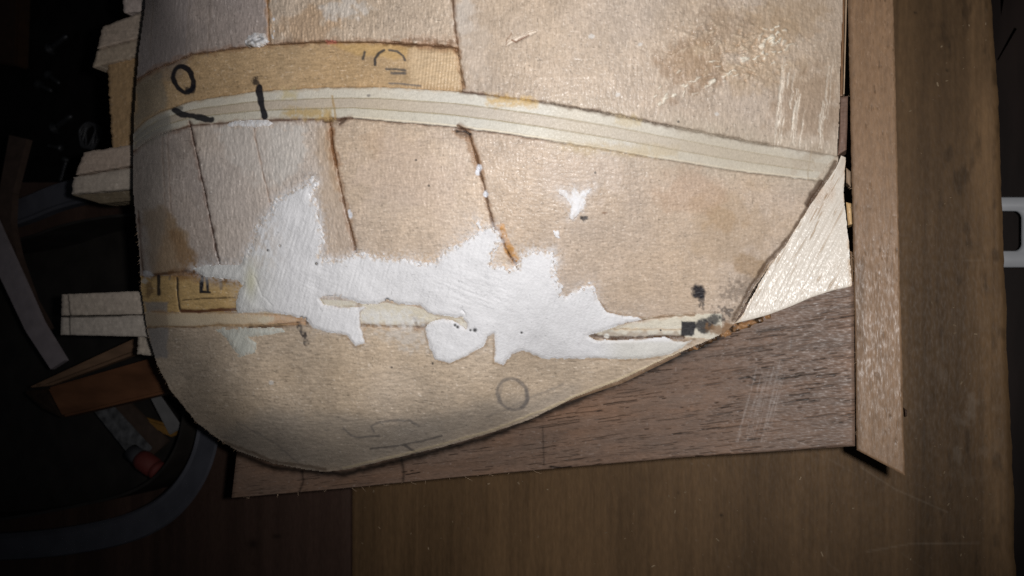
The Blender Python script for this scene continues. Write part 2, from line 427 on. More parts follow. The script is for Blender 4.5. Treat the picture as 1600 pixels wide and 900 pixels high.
ridge4 = np.sin((X * 0.97 + Y * 0.1) / .78 + 1.5 * med) * np.exp(-((X - 690) / 45) ** 2) * (Lv == 4)     # chatter marks at the strip's end
Z = Z0.copy()
coarse = np.ones(X.shape)
for k_, v_ in ((2, 1.7), (7, 1.25), (8, 1.15), (6, 1.0), (4, .9), (10, .95), (1, .8), (5, .8), (9, .35)): coarse[Lv == k_] = v_
coarse *= .75 + .5 * vn(X / 40, Y / 40, 66)
Z += amp * coarse * (0.10 * st + 0.03 * fine + 0.05 * (fleck - 0.5) + .10 * (vn(X / 1.35, Y / 1.35, 67) - .5) + .10 * fib - .08 * fibd) + .12 * amp * med
Z += 0.07 * ridge4 - 0.18 * dash - 0.12 * dash2

def tint(mask, col, k=1.0):
    global C
    C = C * (1 - (mask * k)[..., None]) + np.asarray(col) * (mask * k)[..., None]

def box(pts, pad):
    p = np.asarray(pts, float)
    i0 = max(0, int((p[:, 0].min() - pad - gx[0]) / STEP)); i1 = min(len(gx), int((p[:, 0].max() + pad - gx[0]) / STEP) + 2)
    j0 = max(0, int((p[:, 1].min() - pad - gy[0]) / STEP)); j1 = min(len(gy), int((p[:, 1].max() + pad - gy[0]) / STEP) + 2)
    return (slice(j0, j1), slice(i0, i1))

def stroke(pts, w, col, k=1.0, soft=1.0, ragged=1.0, dz=0.0, patch=0.0, taper=False, seed=0, vary=.35):
    """Line of pen, glue or dirt (w = half width in photo pixels); dz cuts it into the wood."""
    s = box(pts, w * 3 + 8); x, y = X[s] + ragged * wx[s], Y[s] + ragged * wy[s]
    D, T = dist(x, y, pts)
    ww = w * (np.sin(np.clip(T, .02, .98) * np.pi) ** .5 if taper else 1.0)
    if ragged: ww = ww * (1 + vary * (1.5 * vn(X[s] / 8, Y[s] / 8, 320 + seed) - .75))
    m = 1 - ss(ww - soft, ww + soft, D)
    if patch: m = m * ss(patch - .25, patch + .25, vn(X[s] / 3.2, Y[s] / 3.2, 300 + seed) * .6 + .4 * vn(X[s] / 9, Y[s] / 9, 301 + seed) + .2)
    if col is not None:
        C[s] = C[s] * (1 - (m * k)[..., None]) + np.asarray(col) * (m * k)[..., None]
    if dz: Z[s] += dz * m

def blot(x, y, rx, ry, col, k=1.0, rag=0.5, n=8, seed=0):
    s = box([(x - rx * 2, y - ry * 2), (x + rx * 2, y + ry * 2)], 4)
    r = np.hypot((X[s] - x) / rx, (Y[s] - y) / ry) + rag * fbm(X[s] / n, Y[s] / n, 400 + seed, 4)
    m = 1 - ss(0.6, 1.2, r)
    C[s] = C[s] * (1 - (m * k)[..., None]) + np.asarray(col) * (m * k)[..., None]

def area(poly, col, k=1.0, soft=6.0, rag=3.0, n=10, seed=0, sparse=0.0):
    s = box(poly, soft + 12)
    x = X[s] + rag * fbm(X[s] / n, Y[s] / n, 500 + seed, 4) * 2; y = Y[s] + rag * fbm(X[s] / n, Y[s] / n, 550 + seed, 4) * 2
    D, _ = dist(x, y, poly, True); sd = np.where(inside(x, y, poly), D, -D)
    m = ss(-soft * .5, soft * .5, sd)
    if sparse: m = m * ss(sparse - .2, sparse + .2, .5 + .5 * fbm(X[s] / 6, Y[s] / 6, 580 + seed, 4) + .25 * ss(0, 25, sd))
    C[s] = C[s] * (1 - (m * k)[..., None]) + np.asarray(col) * (m * k)[..., None]

INK = np.array([0.012, 0.012, 0.018]); PENCIL = np.array([0.16, 0.145, 0.14]); SOOT = np.array([0.03, 0.028, 0.03])
DIRT = A(70, 45, 28); OCHRE = A(186, 132, 62); BROWN = A(120, 82, 50); WHITE = A(212, 214, 222); CHALK = A(205, 199, 193)

PUTTY = [(301, 419), (322, 415), (345, 414), (375, 413), (379, 412), (384, 395), (393, 376), (400, 356), (411, 340), (422, 330), (432, 311), (452, 300), (471, 289), (487, 277), (497, 282), (492, 294), (489, 305), (495, 318),
         (500, 330), (503, 350), (506, 376), (501, 401), (522, 408), (548, 400), (556, 392), (570, 397), (600, 403), (648, 408), (681, 408), (696, 393), (717, 381), (738, 370), (747, 360), (744, 347), (750, 357), (759, 356), (775, 357),
         (783, 375), (774, 392), (768, 413), (792, 420), (807, 417), (813, 396), (834, 390), (852, 394), (864, 390), (871, 408), (867, 423), (874, 444), (879, 461), (887, 464), (894, 456), (921, 444), (928, 449), (934, 468), (948, 488),
         (972, 493), (997, 495), (1006, 500), (977, 505), (957, 512), (938, 519), (918, 525), (930, 531), (967, 531), (1000, 530), (1038, 526), (1053, 532), (1070, 534), (1085, 530), (1065, 544), (1045, 554), (1019, 559), (972, 562), (935, 560), (887, 561),
         (856, 564), (829, 552), (814, 547), (799, 555), (787, 570), (772, 567), (773, 540), (772, 522), (763, 525), (757, 540), (730, 556), (703, 567), (679, 562), (673, 546), (667, 528), (664, 512), (672, 503), (690, 498), (706, 500), (720, 508), (728, 513), (729, 506), (722, 496), (700, 494), (690, 493), (670, 490),
         (655, 477), (622, 475), (604, 469), (589, 475), (565, 475), (547, 469), (523, 464), (499, 467), (506, 476), (540, 480), (573, 480), (563, 488), (563, 508), (571, 537), (555, 541), (541, 524), (520, 521), (488, 513), (477, 499), (453, 493),
         (413, 487), (371, 489), (368, 473), (373, 457), (379, 445), (371, 437), (349, 435), (320, 432)]
PATCHES = [
    ('putty_patch', PUTTY, .55, 'large ragged patch of white filler'),
    ('putty_patch', [(336, 515), (360, 511), (440, 513), (446, 518), (413, 524), (388, 527), (400, 536), (397, 551), (373, 559), (363, 543), (355, 529)], .35, 'small drip of greyish filler'),
    ('putty_patch', [(873, 297), (881, 296), (891, 304), (897, 292), (905, 302), (927, 292), (914, 309), (912, 327), (895, 343), (889, 340), (892, 321), (885, 309), (873, 302)], .4, 'forked dab of white filler'),
    ('putty_patch', [(383, 63), (388, 55), (400, 51), (415, 54), (418, 66), (402, 72), (385, 71)], .7, 'white filler lump on the top joint'),
    ('putty_patch', [(423, 36), (428, 36), (430, 60), (425, 64), (422, 55)], .45, None),
    ('putty_patch', [(358, 191), (380, 188), (420, 188), (426, 194), (400, 198), (352, 197)], .35, None),
    ('putty_patch', [(865, 360), (873, 360), (874, 372), (867, 373)], .3, None),
]

# stains and worn tracts
area([(226, 330), (262, 322), (285, 360), (305, 405), (318, 428), (232, 434)], A(156, 124, 82), .7, 12, 5, 14, 1)
area([(265, 360), (285, 362), (318, 425), (285, 434)], A(142, 104, 60), .55, 10, 4, 12, 2)
area([(205, 200), (255, 200), (262, 330), (240, 430), (215, 430)], A(140, 132, 126), .45, 12, 3, 20, 3)  # greyer along the deck edge
area([(330, 196), (478, 194), (483, 232), (472, 268), (440, 290), (404, 292), (350, 240)], CHALK, .75, 14, 6, 12, 4, .35)
area([(318, 200), (420, 200), (430, 330), (400, 380), (350, 400), (335, 330)], A(200, 186, 176), .4, 20, 5, 14, 5)
area([(506, 186), (520, 186), (524, 240), (534, 300), (522, 300), (508, 240)], A(168, 132, 92), .55, 6, 2, 9, 6)
area([(495, 200), (516, 200), (552, 385), (545, 400), (510, 400), (500, 300)], A(188, 160, 130), .5, 12, 4, 12, 7)
area([(718, 198), (735, 200), (760, 280), (748, 282), (728, 222), (705, 206)], A(150, 108, 66), .6, 5, 2, 9, 8)
area([(770, 352), (786, 350), (800, 385), (811, 405), (803, 418), (786, 388)], A(190, 134, 56), .95, 4, 2, 7, 9)
area([(560, 215), (600, 200), (606, 235), (590, 250)], A(192, 162, 132), .4, 14, 5, 12, 10)
blot(1130, 345, 34, 22, A(168, 136, 98), .55, .8, 18, 1); blot(1172, 415, 26, 22, A(156, 124, 84), .55, .8, 16, 2)
blot(1150, 360, 90, 60, A(174, 148, 118), .45, .8, 26, 3); blot(1080, 300, 60, 40, A(178, 142, 112), .35, .8, 26, 4)
blot(1175, 60, 95, 62, A(180, 152, 118), .5, .9, 22, 5); blot(1240, 30, 60, 40, A(172, 144, 112), .4, 1.0, 16, 6)
blot(1120, 40, 46, 40, A(148, 126, 106), .45, .9, 18, 7); blot(1260, 170, 50, 80, A(150, 122, 94), .5, .8, 18, 8)
blot(1080, 110, 50, 40, A(150, 120, 92), .5, .9, 16, 9)
blot(480, 40, 50, 30, A(184, 150, 114), .6, .8, 18, 10); blot(535, 15, 36, 16, CHALK, .6, .9, 10, 11); blot(260, 60, 40, 60, A(150, 136, 128), .5, .7, 20, 12)
blot(725, 30, 18, 40, CHALK, .4, .9, 14, 13); blot(745, 80, 22, 60, A(196, 180, 165), .4, .8, 16, 14)
blot(905, 270, 70, 40, A(200, 182, 168), .4, .9, 20, 15); blot(960, 230, 26, 10, WHITE, .3, 1.0, 8, 16); blot(640, 280, 90, 60, A(196, 174, 158), .4, .8, 30, 17)
# grey low on the end block: mostly its shading, painted into the colour
area([(430, 640), (640, 660), (900, 600), (880, 640), (540, 735), (420, 722), (330, 680)], A(152, 144, 136), .45, 30, 6, 30, 18)
# greyer along the deck edge, and a grey stain lower down
area([(225, -10), (300, -10), (296, 90), (215, 130), (216, 80)], A(150, 140, 140), .55, 14, 4, 18, 19)
area([(212, 130), (250, 108), (262, 150), (262, 205), (212, 232)], A(138, 132, 120), .6, 8, 3, 14, 20)
area([(224, 470), (262, 472), (262, 508), (262, 560), (240, 560), (230, 515)], A(150, 146, 146), .75, 5, 2, 12, 21)
# rough torn grain, upper right
rg = np.clip(1.1 - np.hypot((X - 1155) / 135, (Y - 75) / 95) + .5 * fbm(X / 30, Y / 30, 700, 3), 0, 1)
tear = fbm(X / 6 + Y / 9, Y / 5 - X / 14, 701, 4)
Z += rg * 0.75 * tear * (Lv == 3)
tint(rg * ss(0.25, 0.7, tear) * (Lv == 3), A(222, 204, 176), .6)
tint(rg * ss(0.15, 0.6, -tear) * (Lv == 3), A(158, 122, 84), .4)
for k in range(60):                                     # torn pale splinters, with highlight flecks painted in pale
    r = np.random.RandomState(k); x = 1020 + 215 * r.rand(); y = 152 - 0.40 * (x - 1020) + 46 * (r.rand() - .5)
    if k > 40: x, y = 1180 + 50 * r.rand(), 40 + 70 * r.rand()
    a_ = .5 + .5 * r.randn() * .6; l_ = 3 + 9 * r.rand() ** 2
    stroke([(x, y), (x + l_ * math.cos(a_), y - l_ * math.sin(a_))], .8 + 1.3 * r.rand(), A(236, 226, 208), .35 + .5 * r.rand(), 1.0, 2.2, .35, .25, seed=k, vary=.9)
for k in range(26):                                     # scratches running down
    r = np.random.RandomState(90 + k); x = 1212 + 48 * r.rand() if k < 20 else 1280 + 22 * r.rand(); y0 = 85 + 110 * r.rand(); y1 = min(232, y0 + 20 + 80 * r.rand())
    stroke([(x + 3, y0), (x - 1, (y0 + y1) / 2), (x - 9 * (y1 - y0) / 120, y1)], .5 + .9 * r.rand() ** 2, A(230, 220, 204), .3 + .45 * r.rand(), .9, 1.4, -.15, .45, seed=k, vary=.8)
# gouge
stroke([(790, 72), (803, 64), (817, 58), (839, 49)], 3.2, A(220, 205, 188), .8, 1, .6, -.35, taper=True)
stroke([(800, 63), (806, 66), (812, 62), (826, 55)], 1.4, A(120, 82, 58), .9, .8, .5, -.3)
stroke([(790, 72), (794, 60), (798, 52)], 1.0, BROWN, .6, .8)
stroke([(1305, -2), (1250, -4), (1210, -8)], 1.6, BROWN, .7, 1)

# joints between the pieces
def seam(pts, w, dz, col, k=.9, patch=0.0, seed=0, soft=.9):
    stroke(pts, w * 1.9, np.asarray(col) * 1.7, k * .45, soft + 1.6, 1.6, dz * .12, patch + .08, seed=seed, vary=1.0)
    stroke(pts, w * .72, np.asarray(col) * .8, k * .92, soft * .9, .8, dz * .45, patch, seed=seed + 3, vary=1.0)
seam(SEAM_AB, 2.0, -.5, A(165, 118, 66), .9); seam(SEAM_BC, 1.9, -.6, A(110, 80, 55), .9)
seam([(x, y) for x, y in TANU if x < 715], 2.6, -.6, A(112, 76, 45), .8)
seam([(600, 67), (700, 73), (714, 77)], 4.0, -.7, A(120, 88, 62), .8); seam([(640, 60), (712, 66)], 4, -.3, A(140, 108, 82), .5, .4)
seam([(712, 75), (718, 90), (716, 105), (722, 122), (726, 138)], 2.6, -.7, A(136, 98, 62), .8, .3)
seam([p for p in B10U if 720 <= p[0]], 1.5, -.5, A(86, 56, 36), .9, .3, 3); seam([p for p in B10U if p[0] <= 720], 1.2, -.3, A(150, 118, 76), .7)
seam([(860, 161), (1000, 187), (1085, 205), (1200, 227)], 2.0, -.6, A(70, 44, 28), .9, .45, 4)
seam([p for p in B10L if p[0] <= 550], 1.8, -.6, A(104, 68, 44), .85, .3, 5); seam([p for p in B10L if p[0] >= 550], 1.0, -.45, A(92, 64, 46), .8)
stroke([(x, y - 3) for x, y in B10L if x >= 545], 1.1, A(232, 218, 192), .7, .8, .3, .10)
seam(S1, 1.9, -.8, A(78, 50, 36), .95, .12, 6); seam(SH, 1.0, -.35, A(140, 112, 92), .8, .3, 7)
seam(S2, 2.1, -.8, A(112, 76, 44), .95, .15, 8); seam(S3, 2.2, -.8, A(104, 70, 40), .95, .15, 9)
seam([(505, 190), (540, 187), (530, 194)], 2.4, -.6, A(74, 46, 30), .8, .35, 10); seam([(714, 205), (727, 206), (735, 209)], 2.6, -1.0, SOOT, .95)
seam([(516, 205), (520, 228), (526, 256)], 3.4, -.6, A(120, 78, 40), .7, .25)
for x, y, r in ((748, 263, 5), (746, 270, 3.5), (759, 303, 4), (548, 336, 3.5), (546, 330, 2.5), (428, 30, 2)):
    blot(x, y, r, r * 1.4, WHITE, .95, .5, 5, int(x))
for (x0, k) in ((253, 0), (262, 1)):
    seam([(x0, 205), (x0 + 2, 260), (x0 + 6, 340)], 1.0, -.15, A(150, 130, 116), .6, .2, 40 + k)
seam([(216, 330), (219, 380), (224, 430)], 1.6, -.5, A(90, 62, 44), .8, .3, 12)
for yy, xx, k in ((0, 240, 0), (0, 297, 1), (0, 330, 2)):
    seam([(xx, -20), (xx - 3, 40), (xx - 6, 88)], .9, -.08, A(140, 124, 112), .4, .3, 50 + k)
seam([(222, 432), (250, 428), (290, 424), (318, 432)], 2.2, -.9, A(96, 62, 32), .85, .2, 13)
blot(232, 428, 8, 5, WHITE, .6, .9, 5, 41); blot(226, 440, 5, 5, CHALK, .7, .8, 5, 42); blot(232, 452, 6, 14, A(100, 70, 44), .6, .8, 6, 43)
seam([(222, 512), (270, 510), (300, 512), (330, 508), (430, 509), (480, 505)], 1.4, -.6, A(92, 58, 32), .9, .4, 14)
seam([(390, 511), (430, 508), (480, 503)], 2.3, -.7, A(60, 36, 22), .9, .35, 15)
seam([(238, 488), (375, 489), (455, 493), (480, 500)], 1.2, -.3, A(150, 104, 56), .7, .2)
seam([(560, 508), (610, 510), (660, 511), (668, 510)], 2.4, -.4, A(142, 108, 70), .9); seam([(648, 500), (652, 512), (664, 508)], 3, -.4, A(110, 80, 56), .7, .4)
seam([(925, 523), (935, 526), (965, 529), (1010, 527), (1066, 527)], 3.4, -.9, A(96, 62, 30), .95, .1)
seam([(960, 514), (1010, 515), (1066, 515)], .8, -.2, A(170, 134, 84), .8); seam([(975, 505), (1010, 499), (1052, 494), (1085, 493)], 1.6, -.5, A(134, 96, 54), .8, .2)
blot(948, 525, 5, 4, A(225, 222, 214), 1, .3, 4, 44); blot(1032, 516, 1.6, 1.4, INK)
area([(222, 487), (480, 489), (478, 508), (225, 512)], A(206, 170, 118), .5, 4, 1, 12, 22)
area([(420, 492), (478, 495), (478, 508), (420, 506)], A(208, 158, 116), .5, 4, 1, 12, 23)
blot(412, 499, 14, 6, A(214, 202, 176), .7, .9, 7, 45)
# ply grime
for x0, x1, yy, c_, k_ in ((440, 520, 174, (190, 158, 92), .8), (760, 840, 156, (198, 160, 84), .75), (1230, 1270, 165, (190, 160, 80), .0), (440, 462, 146, (200, 182, 130), .7), (880, 1060, 228, (186, 160, 112), .6), (960, 1000, 186, (196, 168, 100), .5)):
    if k_: area([(x0, yy - 6), (x1, yy - 5 + (x1 - x0) * .03), (x1, yy + 8 + (x1 - x0) * .06), (x0, yy + 8)], A(*c_), k_, 11, 4, 9, x0, .3)
stroke([(519, 150), (523, 168), (524, 186)], 1.6, A(176, 142, 84), .7)
stroke([(1268, 238), (1264, 262), (1262, 282)], 1.2, A(150, 120, 84), .6); stroke([(1270, 248), (1274, 262)], 1.2, A(150, 120, 84), .6)
for t_, k_ in ((.34, .7), (.66, .8)):
    pts = [(x, pl(B10U, x) * (1 - t_) + pl(B10L, x) * t_) for x in range(210, 1290, 20)]
    stroke(pts, .8, A(160, 146, 112), k_, .7, .25, -.12)
area([(212, 208), (262, 178), (270, 205), (212, 232)], A(150, 146, 138), .65, 6, 2, 12, 24)  # greyer at the deck edge

area([(510, 68), (640, 72), (634, 92), (560, 88)], A(206, 166, 98), .6, 6, 2, 10, 25); area([(640, 78), (716, 84), (720, 136), (640, 128)], A(212, 184, 146), .6, 12, 2, 10, 26)
area([(318, 428), (380, 436), (376, 445), (330, 445)], A(120, 78, 34), .6, 8, 3, 9, 27); area([(262, 428), (330, 428), (318, 442), (270, 438)], A(150, 104, 50), .6, 10, 3, 9, 28)
area([(860, 158), (1310, 238), (1310, 292), (860, 224)], A(186, 175, 157), .5, 60, 8, 30, 31)
area([(1060, 190), (1310, 238), (1310, 292), (1060, 258)], A(178, 164, 142), .4, 60, 8, 30, 32)
area([(566, 484), (600, 480), (640, 486), (668, 500), (664, 512), (566, 510)], A(218, 216, 214), .7, 14, 5, 8, 33, .42)
area([(572, 512), (664, 512), (672, 548), (640, 552), (600, 530)], A(206, 200, 194), .5, 18, 6, 8, 34, .5)
# writing: the marker and pencil figures on the hull
stroke([(270 + 16.5 + 15.5 * math.cos(a) + 2.5 * math.sin(a), 124 + 20 * math.sin(a) + 2 * math.cos(a)) for a in np.linspace(0, 2 * math.pi, 26)], 4.0, INK, .97, .9, .7)
stroke([(292, 139), (301, 143), (303, 136)], 3.2, INK, .8, 1, .8, 0, .2)
stroke([(272, 172), (284, 178), (300, 181), (329, 187)], 4.6, INK, .95, 1, 1.0, 0, .08)
stroke([(272, 170), (284, 169)], 2.6, INK, .6, 1, 1.2, 0, .4)
stroke([(404, 137), (407, 152), (410, 168), (413, 181)], 5.0, INK, .97, .9, .6)
blot(400, 127, 6, 7, INK, .85, 1.1, 5, 51)
stroke([(586, 101), (586, 92), (592, 83), (600, 78)], 2.1, PENCIL * .4, .95, 1, .5, 0, .15); stroke([(608, 78), (620, 80), (630, 87), (633, 94)], 1.8, PENCIL * .6, .9, 1, .5, 0, .15)
stroke([(570, 81), (567, 92)], 2.4, PENCIL * .5, .9, 1, .6, 0, .2); stroke([(604, 108), (633, 110)], 1.6, PENCIL * .6, .9, 1, .8, 0, .3); stroke([(612, 114), (632, 115)], 2.2, PENCIL * .7, .85, 1, .8, 0, .35)
stroke([(608, 130), (640, 132), (658, 134)], 1.3, PENCIL, .8, 1, .6, 0, .25); blot(576, 149, 3, 2, PENCIL, .7); blot(516, 66, 10, 4, A(196, 96, 86), .5, .8, 6, 52)
stroke([(248, 432), (248, 459)], 2.8, INK, .92, 1, .5, 0, .1); stroke([(277, 434), (278, 460), (281, 486)], 1.6, INK, .92, .8, .5, -.3)
stroke([(283, 486), (310, 487), (340, 484), (368, 484)], 2.4, A(92, 44, 24), .9, 1, .8, -.4, .1); stroke([(285, 469), (310, 467), (330, 466), (366, 465)], 1.1, A(60, 44, 30), .8, .8, .5, -.2, .45)
stroke([(316, 433), (315.5, 446), (315, 456), (325, 456), (324.5, 446), (323, 434)], 2.3, INK, .97, .8, .3)
stroke([(314, 440), (313, 457), (328, 457)], 2.0, INK, .95, .8, .3)
stroke([(345, 438), (346, 451)], 2.4, PENCIL, .6, 1.6, 1, 0, .3); stroke([(266, 432), (265, 437)], 1.8, PENCIL, .6, 1.2)
stroke([(467, 508), (472, 518), (476, 526), (479, 536)], 4.5, INK, .85, 1, 1.2, 0, .62, seed=5)
blot(912, 340, 7, 5, INK, .85, 1.0, 4, 53); blot(884, 304, 10, 4, A(110, 80, 56), .7, 1, 5, 54); blot(945, 333, 5, 2, BROWN, .6)
blot(1092, 456, 11, 14, INK, .97, .35, 6, 55); blot(1096, 472, 5, 10, INK, .7, 1.2, 4, 56)
area([(1066, 502), (1087, 503), (1085, 524), (1063, 526)], INK, .97, 2.5, 1, 5, 57); blot(1100, 509, 17, 11, INK, .92, .5, 6, 58); blot(1116, 499, 15, 9, INK, .85, .7, 5, 59); blot(1136, 486, 13, 8, INK, .65, 1.2, 4, 60)
blot(1152, 456, 22, 16, A(100, 86, 76), .5, 1.2, 5, 61); blot(1170, 440, 16, 14, A(120, 102, 86), .4, 1.2, 4, 62); blot(1130, 515, 26, 10, A(130, 92, 52), .8, .8, 8, 63)
stroke([(1145, 500), (1175, 446), (1200, 408), (1232, 374), (1262, 325), (1287, 286), (1306, 254)], 3.2, A(84, 62, 44), .8, 1.6, 1.2, -.5, .3)
stroke([(1262, 318), (1283, 284)], 5, A(78, 54, 36), .8, 2, 1.4, -.4, .3)
stroke([(801 + 24 * math.cos(a), 616 + 24 * math.sin(a) + 3 * math.cos(a)) for a in np.linspace(0, 2 * math.pi, 24)], 2.5, PENCIL, .62, 1.6, .8, 0, .12)
stroke([(785, 602), (778, 628)], 1.6, PENCIL, .4, 1.6, 1); stroke([(822, 610), (824, 626), (815, 636)], 2.6, PENCIL, .55, 1.6, 1)
stroke([(536, 670), (548, 680), (558, 684), (592, 681)], 1.7, PENCIL, .6, 1.2, .8, 0, .2); stroke([(584, 675), (580, 666), (592, 659), (620, 657), (640, 657), (653, 665)], 1.6, PENCIL, .6, 1.2, .8, 0, .25)
stroke([(578, 701), (620, 697), (660, 689), (690, 681)], 1.4, PENCIL * .7, .75, 1, .7, 0, .25); stroke([(634, 697), (652, 707)], 2.0, PENCIL * .6, .75, 1.2, .7)
stroke([(370, 660), (400, 676), (430, 692), (470, 728)], 1.2, PENCIL, .4, 1.2, 1.2, 0, .35); stroke([(880, 600), (830, 622), (760, 652)], 1.5, PENCIL, .35, 1.4, 1.4, 0, .4)
for x, y in ((612, 574), (676, 568), (670, 290), (650, 250), (1060, 190), (930, 270)): blot(x, y, 2, 2, SOOT, .8, .3)
for x, y in ((424, 598), (965, 148), (924, 57), (1000, 70), (1120, 178)): blot(x, y, 4, 3.4, CHALK, .8, .8, 4, x)
# pale frayed lip along the joint with the stem board, dark just above it
stroke([(1070, 548), (1037, 561), (969, 592), (900, 618), (856, 638), (760, 675), (648, 705), (560, 726), (536, 731)], 1.6, A(206, 186, 148), .7, 1, .8, .15, .3)
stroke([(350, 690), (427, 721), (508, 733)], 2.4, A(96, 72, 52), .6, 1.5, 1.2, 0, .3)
for poly_, kk in ((PUTTY, 1.0), (PATCHES[2][1], .6)):
    s_ = box(poly_, 26); x_, y_ = X[s_], Y[s_]
    D_, _ = dist(x_, y_, poly_, True); sd_ = np.where(inside(x_, y_, poly_), 0, D_)
    m_ = np.exp(-sd_ / (4 + 7 * vn(x_ / 40, y_ / 40, 97))) * ss(.30, .62, .5 + .5 * fbm(x_ / 3, y_ / 3, 98, 3) + .15 * fbm(x_ / 14, y_ / 14, 99, 2))
    m_ = m_ * kk * (.35 + .65 * ss(480, 430, y_)) * ss(560, 545, y_)
    C[s_] = C[s_] * (1 - .75 * m_[..., None]) + A(206, 204, 206) * .75 * m_[..., None]
    lip = np.exp(-((sd_ - 1.0) / 2.0) ** 2) * ss(455, 475, y_) * ss(.30, .55, vn(x_ / 16, y_ / 16, 94)) * (sd_ > 0)  # dark contact rim below the filler, painted in to suggest thickness
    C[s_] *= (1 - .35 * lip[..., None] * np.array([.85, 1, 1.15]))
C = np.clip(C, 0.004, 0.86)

# --- cut the form into its pieces
cxm = (X[:-1, :-1] + X[1:, 1:]) / 2; cym = (Y[:-1, :-1] + Y[1:, 1:]) / 2
ox = .7 * fbm(cxm / 6, cym / 6, 801, 3); oy = .7 * fbm(cxm / 6, cym / 6, 802, 3)
IN = inside(cxm + ox, cym + oy, OUT)
LC = label(cxm + .2 * 1.6 * fbm(cxm / 9, cym / 9, 101, 3), cym + .2 * 1.6 * fbm(cxm / 9, cym / 9, 202, 3))
off = {1: -.1, 2: .3, 3: .05, 4: -.5, 5: -.15, 6: .1, 7: -.1, 8: .02, 9: -.35, 10: .05, 11: .05, 12: .12, 13: .05, 14: -.1, 15: -.05}
ctr = P(760, 350, 0)
hull = empty('model_ship_hull', (float(ctr[0]), float(ctr[1]), 0.0),
             'unpainted wooden model ship hull lying on its side, patched with white filler', 'model ship')
names = {1: ('filler_block', 'grey tinged block at the upper deck edge'), 2: ('filler_block', 'coarse block at the top between two joints'),
         3: ('filler_block', 'broad top block with torn grain and a gouge'), 4: ('filler_strip', 'sunken yellow brown strip marked with a ring'),
         5: ('filler_block', 'narrow stained block at the deck edge'), 6: ('filler_block', 'chalky block with fine dark dashes'),
         7: ('filler_block', 'square tan block between two dark joints'), 8: ('filler_block', 'large tan block beside the pale wedge'),
         9: ('filler_strip', 'glossy yellow strip with pen strokes'), 10: ('end_block', 'rounded lower end block with a pencilled ring')}
def piece(k, parent, name, mat, **kw):
    V = P(X, Y, Z + off[k])
    return sheet(name, V, IN & (LC == k), C, 0.0, parent, mat, **kw)
for k, (n, lab) in names.items():
    piece(k, hull, n, M_HULL if grain[k] > .5 else M_HULLH, label=lab)
for n, ks, lab in (('bulkhead', (11, 12, 13), 'pale curved plywood bulkhead edge with marker strokes'), ('bulkhead', (14, 15), 'pale plywood bulkhead edge mostly buried in filler')):
    b = bpy.data.objects.new(n, None); sc.collection.objects.link(b); b.parent = hull; b['label'] = lab
    b.empty_display_size = 0.005
    for k in ks:
        o = piece(k, hull, 'ply_layer', M_PLY); o.parent = b

# --- far half of the hull, on which it lies
lx, ly = np.meshgrid(np.linspace(196, 1330, 70), np.linspace(-130, 745, 56))
Vl = P(lx, ly, form(lx, ly)); Vl[..., 2] = 2 * ZC - Vl[..., 2]
cl = (lx[:-1, :-1] + lx[1:, 1:]) / 2, (ly[:-1, :-1] + ly[1:, 1:]) / 2
shrunk = [(x + 14 * (1 if x < 700 else -1), y - 12) for x, y in OUT]
Ml = inside(cl[0], cl[1], shrunk)
Vl[..., 2] = np.maximum(Vl[..., 2], 0.0002)
me = sheet('far_side', Vl, Ml, np.tile(A(170, 150, 130), lx.shape + (1,)), 0.0, hull, M_HULL)
